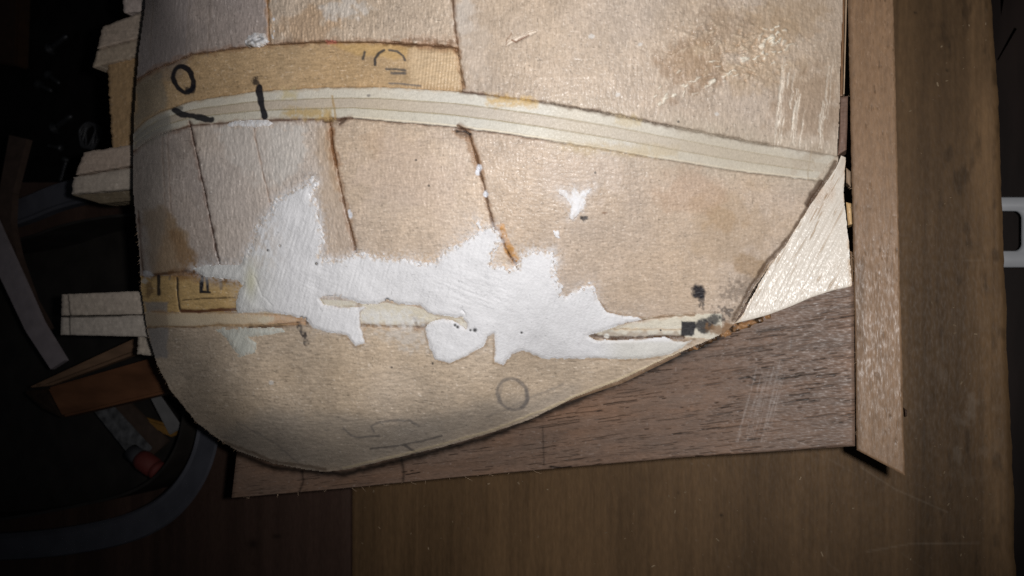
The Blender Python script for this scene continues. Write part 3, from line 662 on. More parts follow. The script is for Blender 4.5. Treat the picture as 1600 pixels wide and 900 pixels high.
# ------------------------------------------------------------------ white filler
for n, poly, th, lab in PATCHES:
    s = box(poly, 10)
    x, y = X[s], Y[s]
    rag = 2.4 if len(poly) > 60 else 1.5
    # the feathered upper edge is more ragged than the lower one
    rr = rag * (0.5 + 0.9 * (ss(470, 420, y) * ss(372, 392, x) if len(poly) > 60 else 0.4))
    xw = x + rr * (1.3 * fbm(x / 7, y / 7, 901, 4) + .5 * fbm(x / 2.2, y / 2.2, 903, 2)); yw = y + rr * (1.3 * fbm(x / 7, y / 7, 902, 4) + .5 * fbm(x / 2.2, y / 2.2, 904, 2))
    D, _ = dist(xw, yw, poly, True); sd = np.where(inside(xw, yw, poly), D, -D)
    if len(poly) > 60:                      # feathered into the grain along its upper side
        fz = ss(470, 440, y) * ss(1010, 960, x) * ss(372, 392, x)
        sd = sd + fz * (5.5 * fbm(x / 3.2, y / 3.2, 906, 3) + 4 * fbm(x / 9, y / 9, 907, 2))
    else:
        sd = sd + 1.8 * fbm(x / 3.2, y / 3.2, 906, 3)
    sdc = (sd[:-1, :-1] + sd[1:, 1:] + sd[1:, :-1] + sd[:-1, 1:]) / 4
    Mk = (sdc > 0) & IN[s[0].start:s[0].stop - 1, s[1].start:s[1].stop - 1]
    # scattered specks where the trowel skipped
    if len(poly) > 60:
        thin = ss(14, 2, sdc) * (x[:-1, :-1] > 385) * (cym[s[0].start:s[0].stop - 1, s[1].start:s[1].stop - 1] < 465)
        hole = fbm((x[:-1, :-1]) / 4, (y[:-1, :-1]) / 4, 905, 3)
        Mk &= ~((thin * hole) > 0.33)
        for hx, hy, ra, rb in ((776, 404, 9, 16), (800, 400, 8, 18), (797, 385, 8, 16)):          # bare wood and glue inside the patch
            Mk &= ~((np.hypot((x[:-1, :-1] - hx) / ra, (y[:-1, :-1] - hy) / rb) + .5 * hole) < .75)
    zz = form(x, y)
    trowel = fbm((x * .96 + y * .28) / 3.0, (y * .96 - x * .28) / 26, 910, 3)
    lump = fbm(x / 28, y / 28, 911, 4); scr = fbm((x + 2.5 * y) / 40, (y - .4 * x) / 3.2, 912, 3)
    loc = np.exp(-(((x - 745) / 60) ** 2 + ((y - 455) / 38) ** 2)) + .7 * np.exp(-(((x - 500) / 40) ** 2 + ((y - 440) / 30) ** 2))
    h = zz + 0.14 + .6 * th * ss(0, 5, sd) + .34 * lump + .12 * trowel + .16 * loc * scr + .10 * loc * fbm((x - 1.2 * y) / 30, (y + .9 * x) / 3, 917, 3)
    c = np.tile(A(222, 221, 224), x.shape + (1,)) * (1 + .04 * fbm(x / 20, y / 20, 913, 3) + .05 * lump)[..., None]
    warm = ss(455, 385, x) * (ss(380, 410, y) if len(poly) > 60 else 1)
    if len(poly) > 60:
        c = c * (1 - .35 * warm[..., None]) + A(196, 196, 184) * .35 * warm[..., None]
        yl = np.exp(-(((x - 392) / 9) ** 2 + ((y - 440) / 24) ** 2)) * .6
        c = c * (1 - yl[..., None]) + A(206, 202, 160) * yl[..., None]
        lo = ss(925, 980, x) * ss(528, 538, y) * .6
        c = c * (1 - lo[..., None]) + A(206, 202, 190) * lo[..., None]
        crk, _ = dist(x + wx[s], y + wy[s], [(722, 497), (727, 490), (722, 484)]); h -= .4 * np.exp(-(crk / 1.4) ** 2)
        cr2, _ = dist(x + wx[s], y + wy[s], [(398, 432), (410, 462), (425, 478)]); h -= .15 * np.exp(-(cr2 / 1.2) ** 2)
        for px_, py_, r_ in ((742, 516, 3.2), (735, 516, 2), (418, 391, 2), (437, 384, 2), (494, 412, 2.5), (815, 520, 2), (605, 469, 3.5), (612, 472, 3), (520, 465, 3.2), (508, 466, 3.2), (514, 465, 3.4), (530, 467, 2.4), (715, 511, 2.6), (711, 508, 2.4), (471, 497, 3), (477, 498, 2.6)):
            k = np.exp(-(np.hypot(x - px_, y - py_) / r_) ** 4); c = c * (1 - .93 * k[..., None]); h -= .3 * k
        spk = ss(.93, .985, vn(x / 3, y / 3, 915)) * .3
        c = c * (1 - spk[..., None])
    else:
        if lab and 'greyish' in lab: c = np.tile(A(196, 196, 186), x.shape + (1,)) * (1 + .05 * lump)[..., None]
        if lab and 'lump' in lab:
            crk, _ = dist(x + wx[s], y + wy[s], [(386, 66), (394, 62), (398, 66), (410, 60), (402, 58)]); h -= .5 * np.exp(-(crk / 1.4) ** 2); c = c * (1 - .7 * np.exp(-(crk / 1.3) ** 2))[..., None]
            k = np.exp(-(np.hypot((x - 389) / 7, (y - 71) / 3)) ** 2); c = c * (1 - .9 * k[..., None])
    wood = A(194, 174, 152)
    thinm = (1 - ss(0, 11, sd)) * ss(.42, .68, .5 + .5 * fbm(x / 3, y / 4, 918, 3)) * ((ss(475, 440, y) * .75 + .12) * ss(375, 395, x) if len(poly) > 60 else .4)
    if len(poly) > 60: thinm = np.maximum(thinm, .5 * ss(.40, .62, .5 + .5 * fbm(x / 5, y / 9, 919, 4)) * np.exp(-(((x - 405) / 28) ** 2 + ((y - 375) / 45) ** 2)))
    c = c * (1 - thinm[..., None]) + wood * thinm[..., None]
    rim = (1 - ss(0, 2.2, sd)) * ss(.35, .6, vn(x / 12, y / 12, 916)) * (ss(455, 475, y) if len(poly) > 60 else .4)  # contact rim on the filler's own lower edge, painted dark for thickness
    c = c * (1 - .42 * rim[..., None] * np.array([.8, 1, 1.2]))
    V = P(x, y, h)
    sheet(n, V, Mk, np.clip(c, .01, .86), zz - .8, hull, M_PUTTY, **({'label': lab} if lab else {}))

# ------------------------------------------------------------------ walnut board, keel, wedge and slivers
def walnut_color(x, y, base, slope, seed, pores=1.0):
    t = y + slope * x
    g = fbm(x / 90, t / 7, seed, 4); gg = fbm(x / 240, t / 28, seed + 1, 3); f = fbm(x / 20, t / 2.2, seed + 2, 3)
    wv = t + 2.5 * fbm(x / 60, t / 40, seed + 9, 2)
    por = ss(.40, .62, fbm(x / 17, wv / 1.5, seed + 3, 2)) * ss(-.25, .35, fbm(x / 80, t / 22, seed + 4, 3) + .1)
    por2 = ss(.44, .62, fbm(x / 36, wv / 1.9, seed + 5, 2))
    p = np.clip(por * .45 + por2 * .5, 0, 1) * pores
    c = A(*base) * (1 + .16 * g + .22 * gg + .12 * f)[..., None]
    c = c * (1 + (.12 * fbm(x / 60, t / 16, seed + 6, 3))[..., None] * np.array([1, .3, -.4]))
    c = c * (1 - .82 * p[..., None])
    c += (.05 * ss(.86, .97, vn(x / 3.2, t / 2, seed + 7)))[..., None]
    return c, p, f

top = [(372, 690), (430, 690), (520, 700), (640, 676), (760, 646), (860, 606), (960, 560), (1060, 512), (1120, 488), (1180, 470), (1334, 440)]
bot = [(362, 778), (400, 775), (560, 761), (700, 747), (880, 731), (1060, 715), (1200, 706), (1336, 697)]
sx, sy = ruled([(x, y) for x, y in top], bot, 1.9, .95)
c, p, f = walnut_color(sx, sy, (107, 84, 69), .12, 30)
rp = np.random.RandomState(11); mc = sx[sx.shape[0] // 2]
for k in range(1300):
    x = 370 + 965 * rp.rand() ** .65; y = 450 + 330 * rp.rand(); L_ = 4 + 52 * rp.rand() ** 3; w_ = .35 + .55 * rp.rand() ** 2
    if vn(np.array([x / 60.]), np.array([(y + .12 * x) / 14.]), 96)[0] < .45: continue
    i0, i1 = np.searchsorted(mc, (x - 12, x + L_ + 12))
    if i1 - i0 < 3: continue
    xs, ys_ = sx[:, i0:i1], sy[:, i0:i1]
    D, _ = dist(xs, ys_ + .8 * fbm(xs / 9, ys_ / 9, 95, 2), [(x, y), (x + L_, y - .13 * L_)])
    m = np.exp(-(D / w_) ** 2) * (.25 + .7 * rp.rand())
    c[:, i0:i1] *= (1 - m[..., None]); p[:, i0:i1] = np.maximum(p[:, i0:i1], m)
z = 3.0 - .22 * p + .04 * f + edge_round(sx, .35, 3)
# sanding scratches, pencil station lines, brown glow, contact shadow painted dark along the joint
for k in range(14):
    r = np.random.RandomState(50 + k); x = 1185 + 50 * r.rand() - 25
    D, _ = dist(sx, sy, [(x + 18, 560 + 60 * r.rand()), (x - 12, 690)]); c += (np.exp(-(D / 1.0) ** 2) * .10 * vn(sx / 4, sy / 9, k))[..., None]
for pts, w, kk in (([(848, 668), (850, 726)], 1.4, .5), ([(627, 715), (631, 738), (630, 752)], 2.2, .6), ([(472, 735), (474, 752), (468, 768)], 1.8, .65), ([(1235, 548), (1238, 520)], 1, .3),
                   ([(860, 729), (878, 731), (892, 729)], 1.8, .9), ([(1088, 713), (1098, 713)], 1.6, .9), ([(1155, 592), (1170, 588), (1180, 594)], 1.6, .7)):
    D, _ = dist(sx, sy, pts); c *= (1 - kk * np.exp(-(D / w) ** 2))[..., None]
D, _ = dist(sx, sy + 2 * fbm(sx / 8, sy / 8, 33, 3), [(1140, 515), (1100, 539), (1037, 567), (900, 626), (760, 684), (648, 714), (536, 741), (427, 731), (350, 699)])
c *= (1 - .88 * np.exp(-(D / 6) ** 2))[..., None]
k = np.exp(-(((sx - 930) / 120) ** 2 + ((sy - 640) / 26) ** 2)); c *= 1 + (.16 * k)[..., None] * np.array([1, .55, .1])
k = np.exp(-((sx - 1328) / 12) ** 2); c *= 1 + (.25 * k)[..., None]
k = ss(0.3, .7, fbm(sx / 26, sy / 8, 88, 3)) * np.exp(-((sx - 520) / 90) ** 2); c *= 1 + (.3 * k)[..., None] * np.array([1, .7, .4])
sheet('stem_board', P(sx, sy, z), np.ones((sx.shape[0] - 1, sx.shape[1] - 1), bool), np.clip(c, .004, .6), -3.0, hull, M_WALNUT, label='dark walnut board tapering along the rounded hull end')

# char and crumbs of glue where board, wedge and hull meet
gx0, gy0 = ruled([(1046, 548), (1090, 530), (1140, 506), (1168, 499), (1205, 490)], [(1048, 560), (1094, 546), (1140, 526), (1172, 514), (1206, 497)], 1.3)
n_ = fbm(gx0 / 6, gy0 / 6, 60, 4)
z = 3.4 + .9 * n_ + edge_round(gx0, 1.2, 4)
c = A(150, 108, 66) * (1 + .3 * n_)[..., None]; dk = ss(-.1, .35, fbm(gx0 / 9, gy0 / 7, 61, 4) + ss(1150, 1080, gx0) * .3)
c = c * (1 - .85 * dk[..., None]); c += (.35 * ss(.5, .75, fbm(gx0 / 5, gy0 / 4, 62, 3)))[..., None] * np.array([1, .9, .75])
sheet('glue_bead', P(gx0, gy0, z), np.ones((gx0.shape[0] - 1, gx0.shape[1] - 1), bool), np.clip(c, .01, .7), 2.4, hull, M_HULL)

# thin sliver of plank showing under the rounded end
gx0, gy0 = ruled([(890, 620), (969, 590), (1037, 558), (1062, 549)], [(892, 626), (972, 599), (1040, 566), (1064, 554)], 1.4)
c = A(126, 100, 76) * (1 + .4 * fbm(gx0 / 12, gy0 / 3, 63, 4))[..., None]
sheet('rabbet_sliver', P(gx0, gy0, 3.5 + .2 * fbm(gx0 / 10, gy0 / 3, 64, 3) + edge_round(gx0, .4, 2)), np.ones((gx0.shape[0] - 1, gx0.shape[1] - 1), bool), np.clip(c, .01, .6), 2.0, hull, M_HULL)

# keel
sx, sy = ruled([(1322, -330), (1325, 0), (1330, 240), (1334, 440), (1339, 703)], [(1390, -330), (1396, 0), (1402, 240), (1407, 470), (1414, 743)], 1.5)
sx = sx + .7 * fbm(sy / 7, sx / 300, 170, 3) * (np.abs(np.linspace(-1, 1, sx.shape[0]))[:, None] ** 4) + .8 * fbm(sy / 60, sx / 900, 171, 2)
t = sx - .02 * sy
g = fbm(t / 5, sy / 110, 70, 4); gg = fbm(t / 22, sy / 260, 71, 3); f = fbm(t / 1.9, sy / 22, 72, 3)
por = ss(.42, .68, fbm(t / 1.7, sy / 13, 73, 2)) * ss(-.3, .4, fbm(sx / 20, sy / 60, 74, 3))
c = A(131, 101, 73) * (1 + .09 * g + .12 * gg + .07 * f)[..., None]
c *= (1 - .4 * por[..., None]); c += (.06 * ss(.84, .97, vn(sx / 2, sy / 3.4, 75)))[..., None] * np.array([1, .85, .7])
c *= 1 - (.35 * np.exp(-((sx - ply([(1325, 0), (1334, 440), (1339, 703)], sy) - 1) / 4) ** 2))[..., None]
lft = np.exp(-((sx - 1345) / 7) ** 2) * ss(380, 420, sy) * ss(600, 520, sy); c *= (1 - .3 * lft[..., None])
z = 3.7 + .05 * g + .06 * f - .14 * por + edge_round(sx, .3, 2)
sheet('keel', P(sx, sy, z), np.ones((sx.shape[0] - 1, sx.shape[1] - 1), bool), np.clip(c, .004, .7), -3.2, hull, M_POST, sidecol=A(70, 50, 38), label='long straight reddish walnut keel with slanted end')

# pale wedge between hull, board and keel
lft = [(1314, 243), (1306, 262), (1287, 290), (1260, 330), (1230, 378), (1200, 413), (1173, 453), (1146, 503)]
rgt = [(1321, 246), (1318, 300), (1321, 330), (1327, 383), (1330, 420), (1331, 448)]
a = resample(lft, 190); b = resample(rgt, 190)
u = np.linspace(0, 1, 110)[None, :, None]
G_ = a[:, None] * (1 - u) + b[:, None] * u
# lower edge follows the board's curved top
lowY = lambda x: pl([(1142, 507), (1170, 500), (1200, 492), (1235, 479), (1267, 465), (1300, 454), (1333, 447)], x)
sx, sy = G_[..., 0], G_[..., 1]
v = np.linspace(0, 1, 190)[:, None]
sy = sy + v ** 6 * (lowY(sx) - sy)
sx = sx + 1.3 * fbm(sy / 6, sx / 200, 172, 3) * np.abs(np.linspace(-1, 1, sx.shape[1]))[None] ** 5
ang = (sx * .82 + sy * .42); tt = (sy * .82 - sx * .42)
g = fbm((sx + .52 * sy) / 3.0, (sy - .52 * sx) / 60, 80, 3); g2 = fbm((sx + .52 * sy) / 12, sy / 120, 81, 3)
line = ss(.45, .7, fbm((sx + .55 * sy) / 2.6, (sy - .5 * sx) / 34, 82, 2))
c = A(205, 194, 180) * (1 + .05 * g + .07 * g2)[..., None]; c *= (1 - .36 * line[..., None] * np.array([.7, 1, 1.3]))
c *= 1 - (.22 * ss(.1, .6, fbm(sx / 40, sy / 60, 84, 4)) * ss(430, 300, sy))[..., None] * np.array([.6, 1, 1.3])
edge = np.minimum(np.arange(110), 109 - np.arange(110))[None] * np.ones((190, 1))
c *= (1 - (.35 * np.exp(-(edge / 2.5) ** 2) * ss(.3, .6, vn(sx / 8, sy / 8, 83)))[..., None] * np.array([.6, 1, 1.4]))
z = 4.35 - .5 * (np.linspace(0, 1, 110)[None]) + .07 * g - .12 * line - .35 * v ** 12
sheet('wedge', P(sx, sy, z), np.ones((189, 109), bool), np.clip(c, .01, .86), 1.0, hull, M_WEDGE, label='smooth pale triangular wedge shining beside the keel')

# slivers and packing in the slot beside the keel
def sliver(name, top, bot, col, z0, seed, mat=M_HULL, zl=-2.0, var=.25, **kw):
    x, y = ruled(top, bot, 1.4); n = fbm(x / 3, y / 18, seed, 3)
    c = A(*col) * (1 + var * n)[..., None]
    return sheet(name, P(x, y, z0 + .15 * n + edge_round(x, .3, 2)), np.ones((x.shape[0] - 1, x.shape[1] - 1), bool), np.clip(c, .01, .7), zl, hull, mat, **kw)
sliver('packing_strip', [(1316.5, -130), (1316, 0), (1314, 90), (1312.5, 150)], [(1320, -130), (1320, 0), (1318, 90), (1316.5, 150)], (120, 86, 56), 2.9, 1)
sliver('packing_strip', [(1321, -130), (1321, 0), (1319, 90), (1317.5, 148)], [(1324, -130), (1323.5, 0), (1321, 90), (1319.5, 146)], (176, 148, 118), 2.2, 2)
sliver('packing_block', [(1313, 152), (1312, 200), (1309, 243)], [(1325, 150), (1324, 195), (1322.5, 234)], (112, 86, 72), 2.9, 3, M_WALNUT)
sliver('packing_block', [(1322, 262), (1322, 285)], [(1329, 268), (1329.5, 292)], (140, 116, 92), 2.5, 4)
sliver('packing_block', [(1322, 316), (1325, 352)], [(1330, 318), (1331.5, 350)], (196, 158, 104), 2.6, 5)
sliver('packing_block', [(1328, 392), (1330, 440)], [(1332, 394), (1333, 440)], (120, 92, 64), 2.4, 6)
sliver('keel_chip', [(1413, 638), (1414, 652)], [(1417, 641), (1417.5, 650)], (60, 42, 30), 1.5, 7, M_WALNUT)

# ------------------------------------------------------------------ bulkhead ends along the deck edge
def block_grid(tl, tr, br, bl, z0, z1, depth, col, seed, name='ply_layer', parent=None, vary=.12, lines=(), warp=1.2, grainv=0, tilt=0.0, lab=None):
    """Small sawn block: top face through four photo points, its sides down by depth mm."""
    x, y = ruled([tl, tr], [bl, br], 1.3)
    ny, nx = x.shape
    v = np.linspace(0, 1, ny)[:, None]; u = np.linspace(0, 1, nx)[None]
    n = fbm(x / 6, y / 6, seed, 4); lg = fbm(x / 30, y / 3, seed + 1, 3) if not grainv else fbm(x / 3, y / 30, seed + 1, 3)
    edgeness = (np.exp(-np.minimum(u, 0) * 0) * 0 + 1)
    x2 = x + warp * fbm(y / 4, y * 0 + 3, seed + 2, 3) * (1 - u) * 1.4
    y2 = y + warp * fbm(x / 5, x * 0 + 7, seed + 3, 3) * (np.abs(v - .5) * 2) ** 3
    z = z0 + (z1 - z0) * u + tilt * v + .18 * n + .10 * lg + edge_round(x, .5, 3)
    c = A(*col) * (1 + vary * n + .12 * lg)[..., None]
    c += (.08 * ss(.84, .97, vn(x / 2.2, y / 2.2, seed + 5)))[..., None]
    for pts, w, k in lines:
        D, _ = dist(x + .8 * n, y + .8 * n, pts); c *= (1 - k * np.exp(-(D / w) ** 2))[..., None]
    V = P(x2, y2, z)
    o = sheet(name, V, np.ones((ny - 1, nx - 1), bool), np.clip(c, .01, .7), z0 - depth, hull, M_PLY)
    if parent is not None: o.parent = parent
    if lab: o['label'] = lab
    return o
def holder(name, lab):
    b = bpy.data.objects.new(name, None); sc.collection.objects.link(b); b.parent = hull; b['label'] = lab; b.empty_display_size = .004
    return b
h1 = holder('bulkhead_end', 'topmost bulkhead end cut off by the frame')
block_grid((186, -60), (250, -60), (250, 16), (194, 20), 16, 16, 8, (176, 160, 152), 120, parent=h1)
h2 = holder('bulkhead_end', 'chipped two layer bulkhead end above the brown upright')
block_grid((160, 42), (250, 8), (250, 50), (152, 76), 17, 17, 7, (164, 146, 130), 130, parent=h2)
block_grid((151, 79), (250, 52), (250, 80), (145, 106), 16.6, 16.6, 8, (160, 142, 122), 140, parent=h2, tilt=-.8)
h3 = holder('bulkhead_end', 'long two layer bulkhead end below the brown upright')
block_grid((131, 238), (250, 219), (250, 251), (118, 273), 17, 17, 7, (172, 152, 136), 150, parent=h3)
block_grid((115, 277), (250, 255), (250, 292), (112, 303), 16.5, 16.5, 9, (172, 158, 144), 160, parent=h3, tilt=-.6)
block_grid((112, 305), (250, 294), (250, 311), (157, 318), 15.4, 15.4, 8, (110, 96, 76), 165, parent=h3, tilt=-2.4)  # under face of this end, its shade put into a darker colour
h4 = holder('bulkhead_end', 'clean square bulkhead end with ruled pen lines')
block_grid((97, 460), (262, 453), (262, 490), (96, 493), 15, 16, 7, (180, 165, 150), 170, parent=h4, lines=(([(107, 462), (110, 493)], 1.1, .85),), warp=.5)
block_grid((96, 495), (262, 492), (262, 527), (95, 523), 14.8, 15.8, 8, (180, 168, 156), 180, parent=h4, lines=(([(109, 495), (110, 522)], 1.1, .85), ([(98, 496), (190, 494)], .9, .8)), warp=.5)
up_ = block_grid((168, 98), (250, 76), (250, 222), (175, 232), 14.5, 14.5, 6, (160, 128, 88), 190, name='upright', grainv=1, lab='rough brown upright between two bulkhead ends', warp=1.8)
block_grid((216, 518), (240, 518), (240, 556), (215, 553), 8, 8, 6, (180, 166, 150), 195, name='batten_end')

# fuzz and splinters along the board's lower edge and the sawn edges
rs = np.random.RandomState(4)
def fibres(name, lst, mat):
    V = []; Q = []
    for (x0, y0, x1, y1, z0, z1, w) in lst:
        a = P(x0, y0, z0); b = P(x1, y1, z1); m = (a + b) / 2 + np.array([rs.randn(), rs.randn(), rs.rand()]) * 2e-4
        pr = np.cross(b - a, [0, 0, 1]); pr = pr / (np.linalg.norm(pr) + 1e-9) * w * 1e-3; upv = np.array([0, 0, w * 1e-3])
        for p, q in ((a, m), (m, b)):
            k = len(V)
            V += [p - pr, p + pr, p + upv, q - pr * .6, q + pr * .6, q + upv * .6]
            Q += [[k, k + 1, k + 4, k + 3], [k + 1, k + 2, k + 5, k + 4], [k + 2, k, k + 3, k + 5]]
    V = np.array(V) - np.array(hull.location)
    o = link(name, np_mesh(name, V, np.array(Q)), hull, mat); o['kind'] = 'stuff'
    return o
lst = []
for k in range(26):
    x = 370 + 480 * rs.rand() ** 1.2; y = pl(bot, x) + 1
    lst.append((x, y - 5 * rs.rand(), x + 26 * (rs.rand() - .4), y + 9 * (rs.rand() - .35), 2.5, 2 + rs.rand(), .045))
for k in range(60):
    i = rs.randint(8, 17); t_ = rs.rand(); p0 = np.array(OUT[i]); p1 = np.array(OUT[i + 1]); q = p0 * (1 - t_) + p1 * t_
    zf = float(form(np.array([q[0]]), np.array([q[1]]))[0])
    lst.append((q[0] + 3, q[1] - 2, q[0] - 4 * rs.rand(), q[1] + 4 * rs.rand() - 1, zf, zf - .2, .05))
for k in range(14):
    y = 100 + 600 * rs.rand(); x = ply([(1325, 0), (1334, 440), (1339, 703)], y)
    lst.append((x - 3, y, x + 5 * (rs.rand() - .5), y + 10 * (rs.rand() - .5), 3.6, 4.2, .04))
fibres('wood_fuzz', lst, mat_plain('pale_fibre', A(190, 160, 130), .6, .3, .1))

# ------------------------------------------------------------------ things around: plastic tub and its contents, left
def swept(name, pts, prof, mat, parent=None, closed=False, **kw):
    """Sweep a small profile (out, up in metres) along a flat world path."""
    p = np.asarray(pts, float); n = len(p)
    tg = np.roll(p, -1, 0) - np.roll(p, 1, 0)
    if not closed: tg[0] = p[1] - p[0]; tg[-1] = p[-1] - p[-2]
    tg[:, 2] = 0; tg /= np.linalg.norm(tg, axis=1)[:, None]
    nr = np.stack([-tg[:, 1], tg[:, 0], np.zeros(n)], -1)
    pf = np.asarray(prof, float); m = len(pf)
    V = (p[:, None] + nr[:, None] * pf[None, :, :1] + np.array([0, 0, 1.0]) * pf[None, :, 1:]).reshape(-1, 3)
    Q = []
    for i in range(n if closed else n - 1):
        for j in range(m):
            a, b = i * m + j, i * m + (j + 1) % m; c, d = ((i + 1) % n) * m + (j + 1) % m, ((i + 1) % n) * m + j
            Q.append([a, b, c, d])
    if not closed and m == 4: Q += [[0, 1, 2, 3], [(n - 1) * m + k for k in (3, 2, 1, 0)]]
    loc = np.array(parent.location) if parent is not None else np.zeros(3)
    return link(name, np_mesh(name, V - loc, np.array(Q), None, np.zeros(len(Q), bool)), parent, mat, **kw)

def rounded(px, n=10, z=ZB):
    """Smooth closed outline through photo points (Chaikin)."""
    p = np.asarray(px, float)
    for _ in range(4):
        q = np.roll(p, -1, 0); p = np.stack([.75 * p + .25 * q, .25 * p + .75 * q], 1).reshape(-1, 2)
    return P(p[:, 0], p[:, 1], z)

ZR = -32.0                                     # rim of the tub, mm
M_TUB = mat_plain('smoky_plastic', (0.068, 0.069, 0.084), .45, .3, .15, 9, alpha=.8)
M_TUBIN = mat_plain('tub_floor', (0.020, 0.017, 0.015), .5, .3, .3, 12)
tub_px = [(-180, 400), (20, 352), (110, 312), (240, 300), (330, 330), (330, 480), (318, 640), (300, 730), (236, 800), (100, 832), (-60, 842), (-220, 830)]
rim = rounded(tub_px, z=ZR)
ctr = P(80, 590, ZB)
tub = empty('plastic_tub', (float(ctr[0]), float(ctr[1]), 0.0), 'shallow smoky plastic tub of tools beside the rounded hull end', 'tub')
HT = (ZR - ZB) * 1e-3
swept('rim', rim, [(0.0105, 0.0), (0.010, 0.0011), (0.001, 0.0002), (-0.0002, 0.0009), (-0.0012, 0.0), (-0.0012, -0.004), (0.0, -0.0012)], M_TUB, tub, True)
cen = rim.mean(0)
ins = rim + (cen - rim) / np.linalg.norm(cen - rim, axis=1)[:, None] * 0.0095
swept('wall', ins, [(0.0006, 0.0), (-0.0006, 0.0), (-0.0006, -HT + .0006), (0.0006, -HT + .0006)], M_TUBIN, tub, True)
me = bpy.data.meshes.new('tub_base'); bv = [tuple(v - np.array(tub.location)) for v in (ins * [1, 1, 0] + [0, 0, .0008])]
me.from_pydata(bv, [], [list(range(len(bv)))]); link('base', me, tub, M_TUBIN)

def bar(name, quad, z0, z1, thick, mat, parent=None, bevel=.0006, **kw):
    """Flat bar: four photo points at heights z0 (first pair) and z1 (second pair), thick mm deep, edges bevelled."""
    zs = (z0, z0, z1, z1)
    t = [P(q[0], q[1], z) for q, z in zip(quad, zs)]
    ctr = sum(t) / 4; loc = np.array(parent.location) if parent is not None else ctr * [1, 1, 1]
    V = [v - loc for v in t] + [v - loc - np.array([0, 0, thick * 1e-3]) for v in t]
    me = bpy.data.meshes.new(name)
    me.from_pydata([tuple(v) for v in V], [], [(0, 1, 2, 3), (7, 6, 5, 4), (0, 4, 5, 1), (1, 5, 6, 2), (2, 6, 7, 3), (3, 7, 4, 0)])
    import bmesh
    bm = bmesh.new(); bm.from_mesh(me); bmesh.ops.recalc_face_normals(bm, faces=bm.faces)
    bmesh.ops.bevel(bm, geom=bm.edges[:], offset=bevel, segments=2, affect='EDGES', clamp_overlap=True)
    bm.to_mesh(me); bm.free()
    o = link(name, me, parent, mat, **kw)
    if parent is None: o.location = Vector(loc)
    return o

# wooden block lying across the tub
M_BLK = mat_plain('brown_block', A(98, 60, 34), .6, .25, .3, 6, stretch=(.3, 1, 1))
M_BLK2 = mat_plain('pale_block_edge', A(112, 84, 62), .6, .25, .3, 5, stretch=(.3, 1, 1))
M_BLKD = mat_plain('block_end_grain', A(40, 28, 20), .7, .2, .5, 2)
bc = P(170, 600, -30)
blk = empty('wooden_block', tuple(float(v) for v in bc), 'orange brown wooden block lying across the plastic tub', 'block')
bar('body', [(72, 606), (282, 546), (292, 606), (96, 652)], -24, -27, 9, M_BLK, blk, .001)
bar('top_strip', [(40, 606), (210, 527), (286, 524), (74, 603)], -21, -23, 5, M_BLK2, blk, .0012)
bar('end_grain', [(34, 612), (70, 606), (96, 654), (66, 640)], -25, -28, 7, M_BLKD, blk, .001)

# bent pale strip, upper left
M_STRIP = mat_plain('bent_pale_strip', A(128, 118, 122), .55, .3, .12, 5)
sp = resample([(22, 150), (24, 205), (20, 245), (6, 300), (4, 350), (18, 420), (48, 490), (84, 560), (104, 600)], 40)
w0 = P(sp[:, 0], sp[:, 1], np.linspace(-62, -20, 40))
# bent plank: broad pale face up, narrow brown edge to the right
bs = P(10, 400, -40)
strip = empty('bent_strip', tuple(float(v) for v in bs), 'pale bent wooden strip standing in the tub at far left', 'strip')
def ribbon(name, cl, half, thick, mat, parent, z):
    c2 = resample(cl, 48); tg = np.gradient(c2, axis=0); tg /= np.hypot(*tg.T)[:, None]; nr = np.stack([-tg[:, 1], tg[:, 0]], -1)
    hw = np.interp(np.linspace(0, 1, 48), np.linspace(0, 1, len(half)), half)[:, None]
    a = c2 + nr * hw; b = c2 - nr * hw; zz = np.interp(np.linspace(0, 1, 48), np.linspace(0, 1, len(z)), z)
    A_ = P(a[:, 0], a[:, 1], zz); B_ = P(b[:, 0], b[:, 1], zz); dn = np.array([0, 0, thick * 1e-3])
    V = np.stack([A_, B_, B_ - dn, A_ - dn], 1).reshape(-1, 3) - np.array(parent.location)
    Q = [[i * 4 + j, i * 4 + (j + 1) % 4, (i + 1) * 4 + (j + 1) % 4, (i + 1) * 4 + j] for i in range(47) for j in range(4)] + [[0, 1, 2, 3], [191, 190, 189, 188]]
    return link(name, np_mesh(name, V, np.array(Q), None, np.zeros(len(Q), bool)), parent, mat)
ribbon('face', [(-30, 330), (-8, 380), (20, 440), (52, 510), (90, 570)], [16, 16, 15, 14, 13], 2, M_STRIP, strip, [-24, -20, -18, -18, -20])
ribbon('outer_edge', [(28, 214), (20, 250), (9, 300), (8, 350), (20, 400), (46, 470), (72, 515)], [14, 12, 10, 8, 6, 5, 4], 3, mat_plain('strip_edge', A(66, 50, 42), .6, .3, .2, 4), strip, [-36, -30, -26, -24, -22, -22, -22])

# tools in the tub
M_STEEL = mat_plain('dull_steel', (.10, .10, .105), .55, .4, .6, 4, metal=.2)
bar('steel_scraper', [(146, 640), (172, 630), (236, 706), (212, 726)], -40, -42, 1.2, M_STEEL, None, .0003, label='scratched grey steel scraper blade sticking out below the wooden block', category='scraper') if False else None
def thing_bar(name, quad, z0, z1, th, mat, label, cat, bevel=.0004):
    o = bar(name, quad, z0, z1, th, mat, None, bevel); o['label'] = label; o['category'] = cat; return o
thing_bar('steel_scraper', [(140, 636), (168, 626), (236, 700), (214, 728)], -41, -43, 1.2, M_STEEL, 'scratched grey steel scraper blade sticking out below the wooden block', 'scraper')
thing_bar('wooden_ruler', [(168, 634), (196, 624), (262, 690), (236, 712)], -43, -45, 2, mat_plain('brown_slat', A(66, 52, 44), .6, .3, .2, 5), 'dull brown wooden ruler beside the steel scraper blade in the tub', 'ruler')
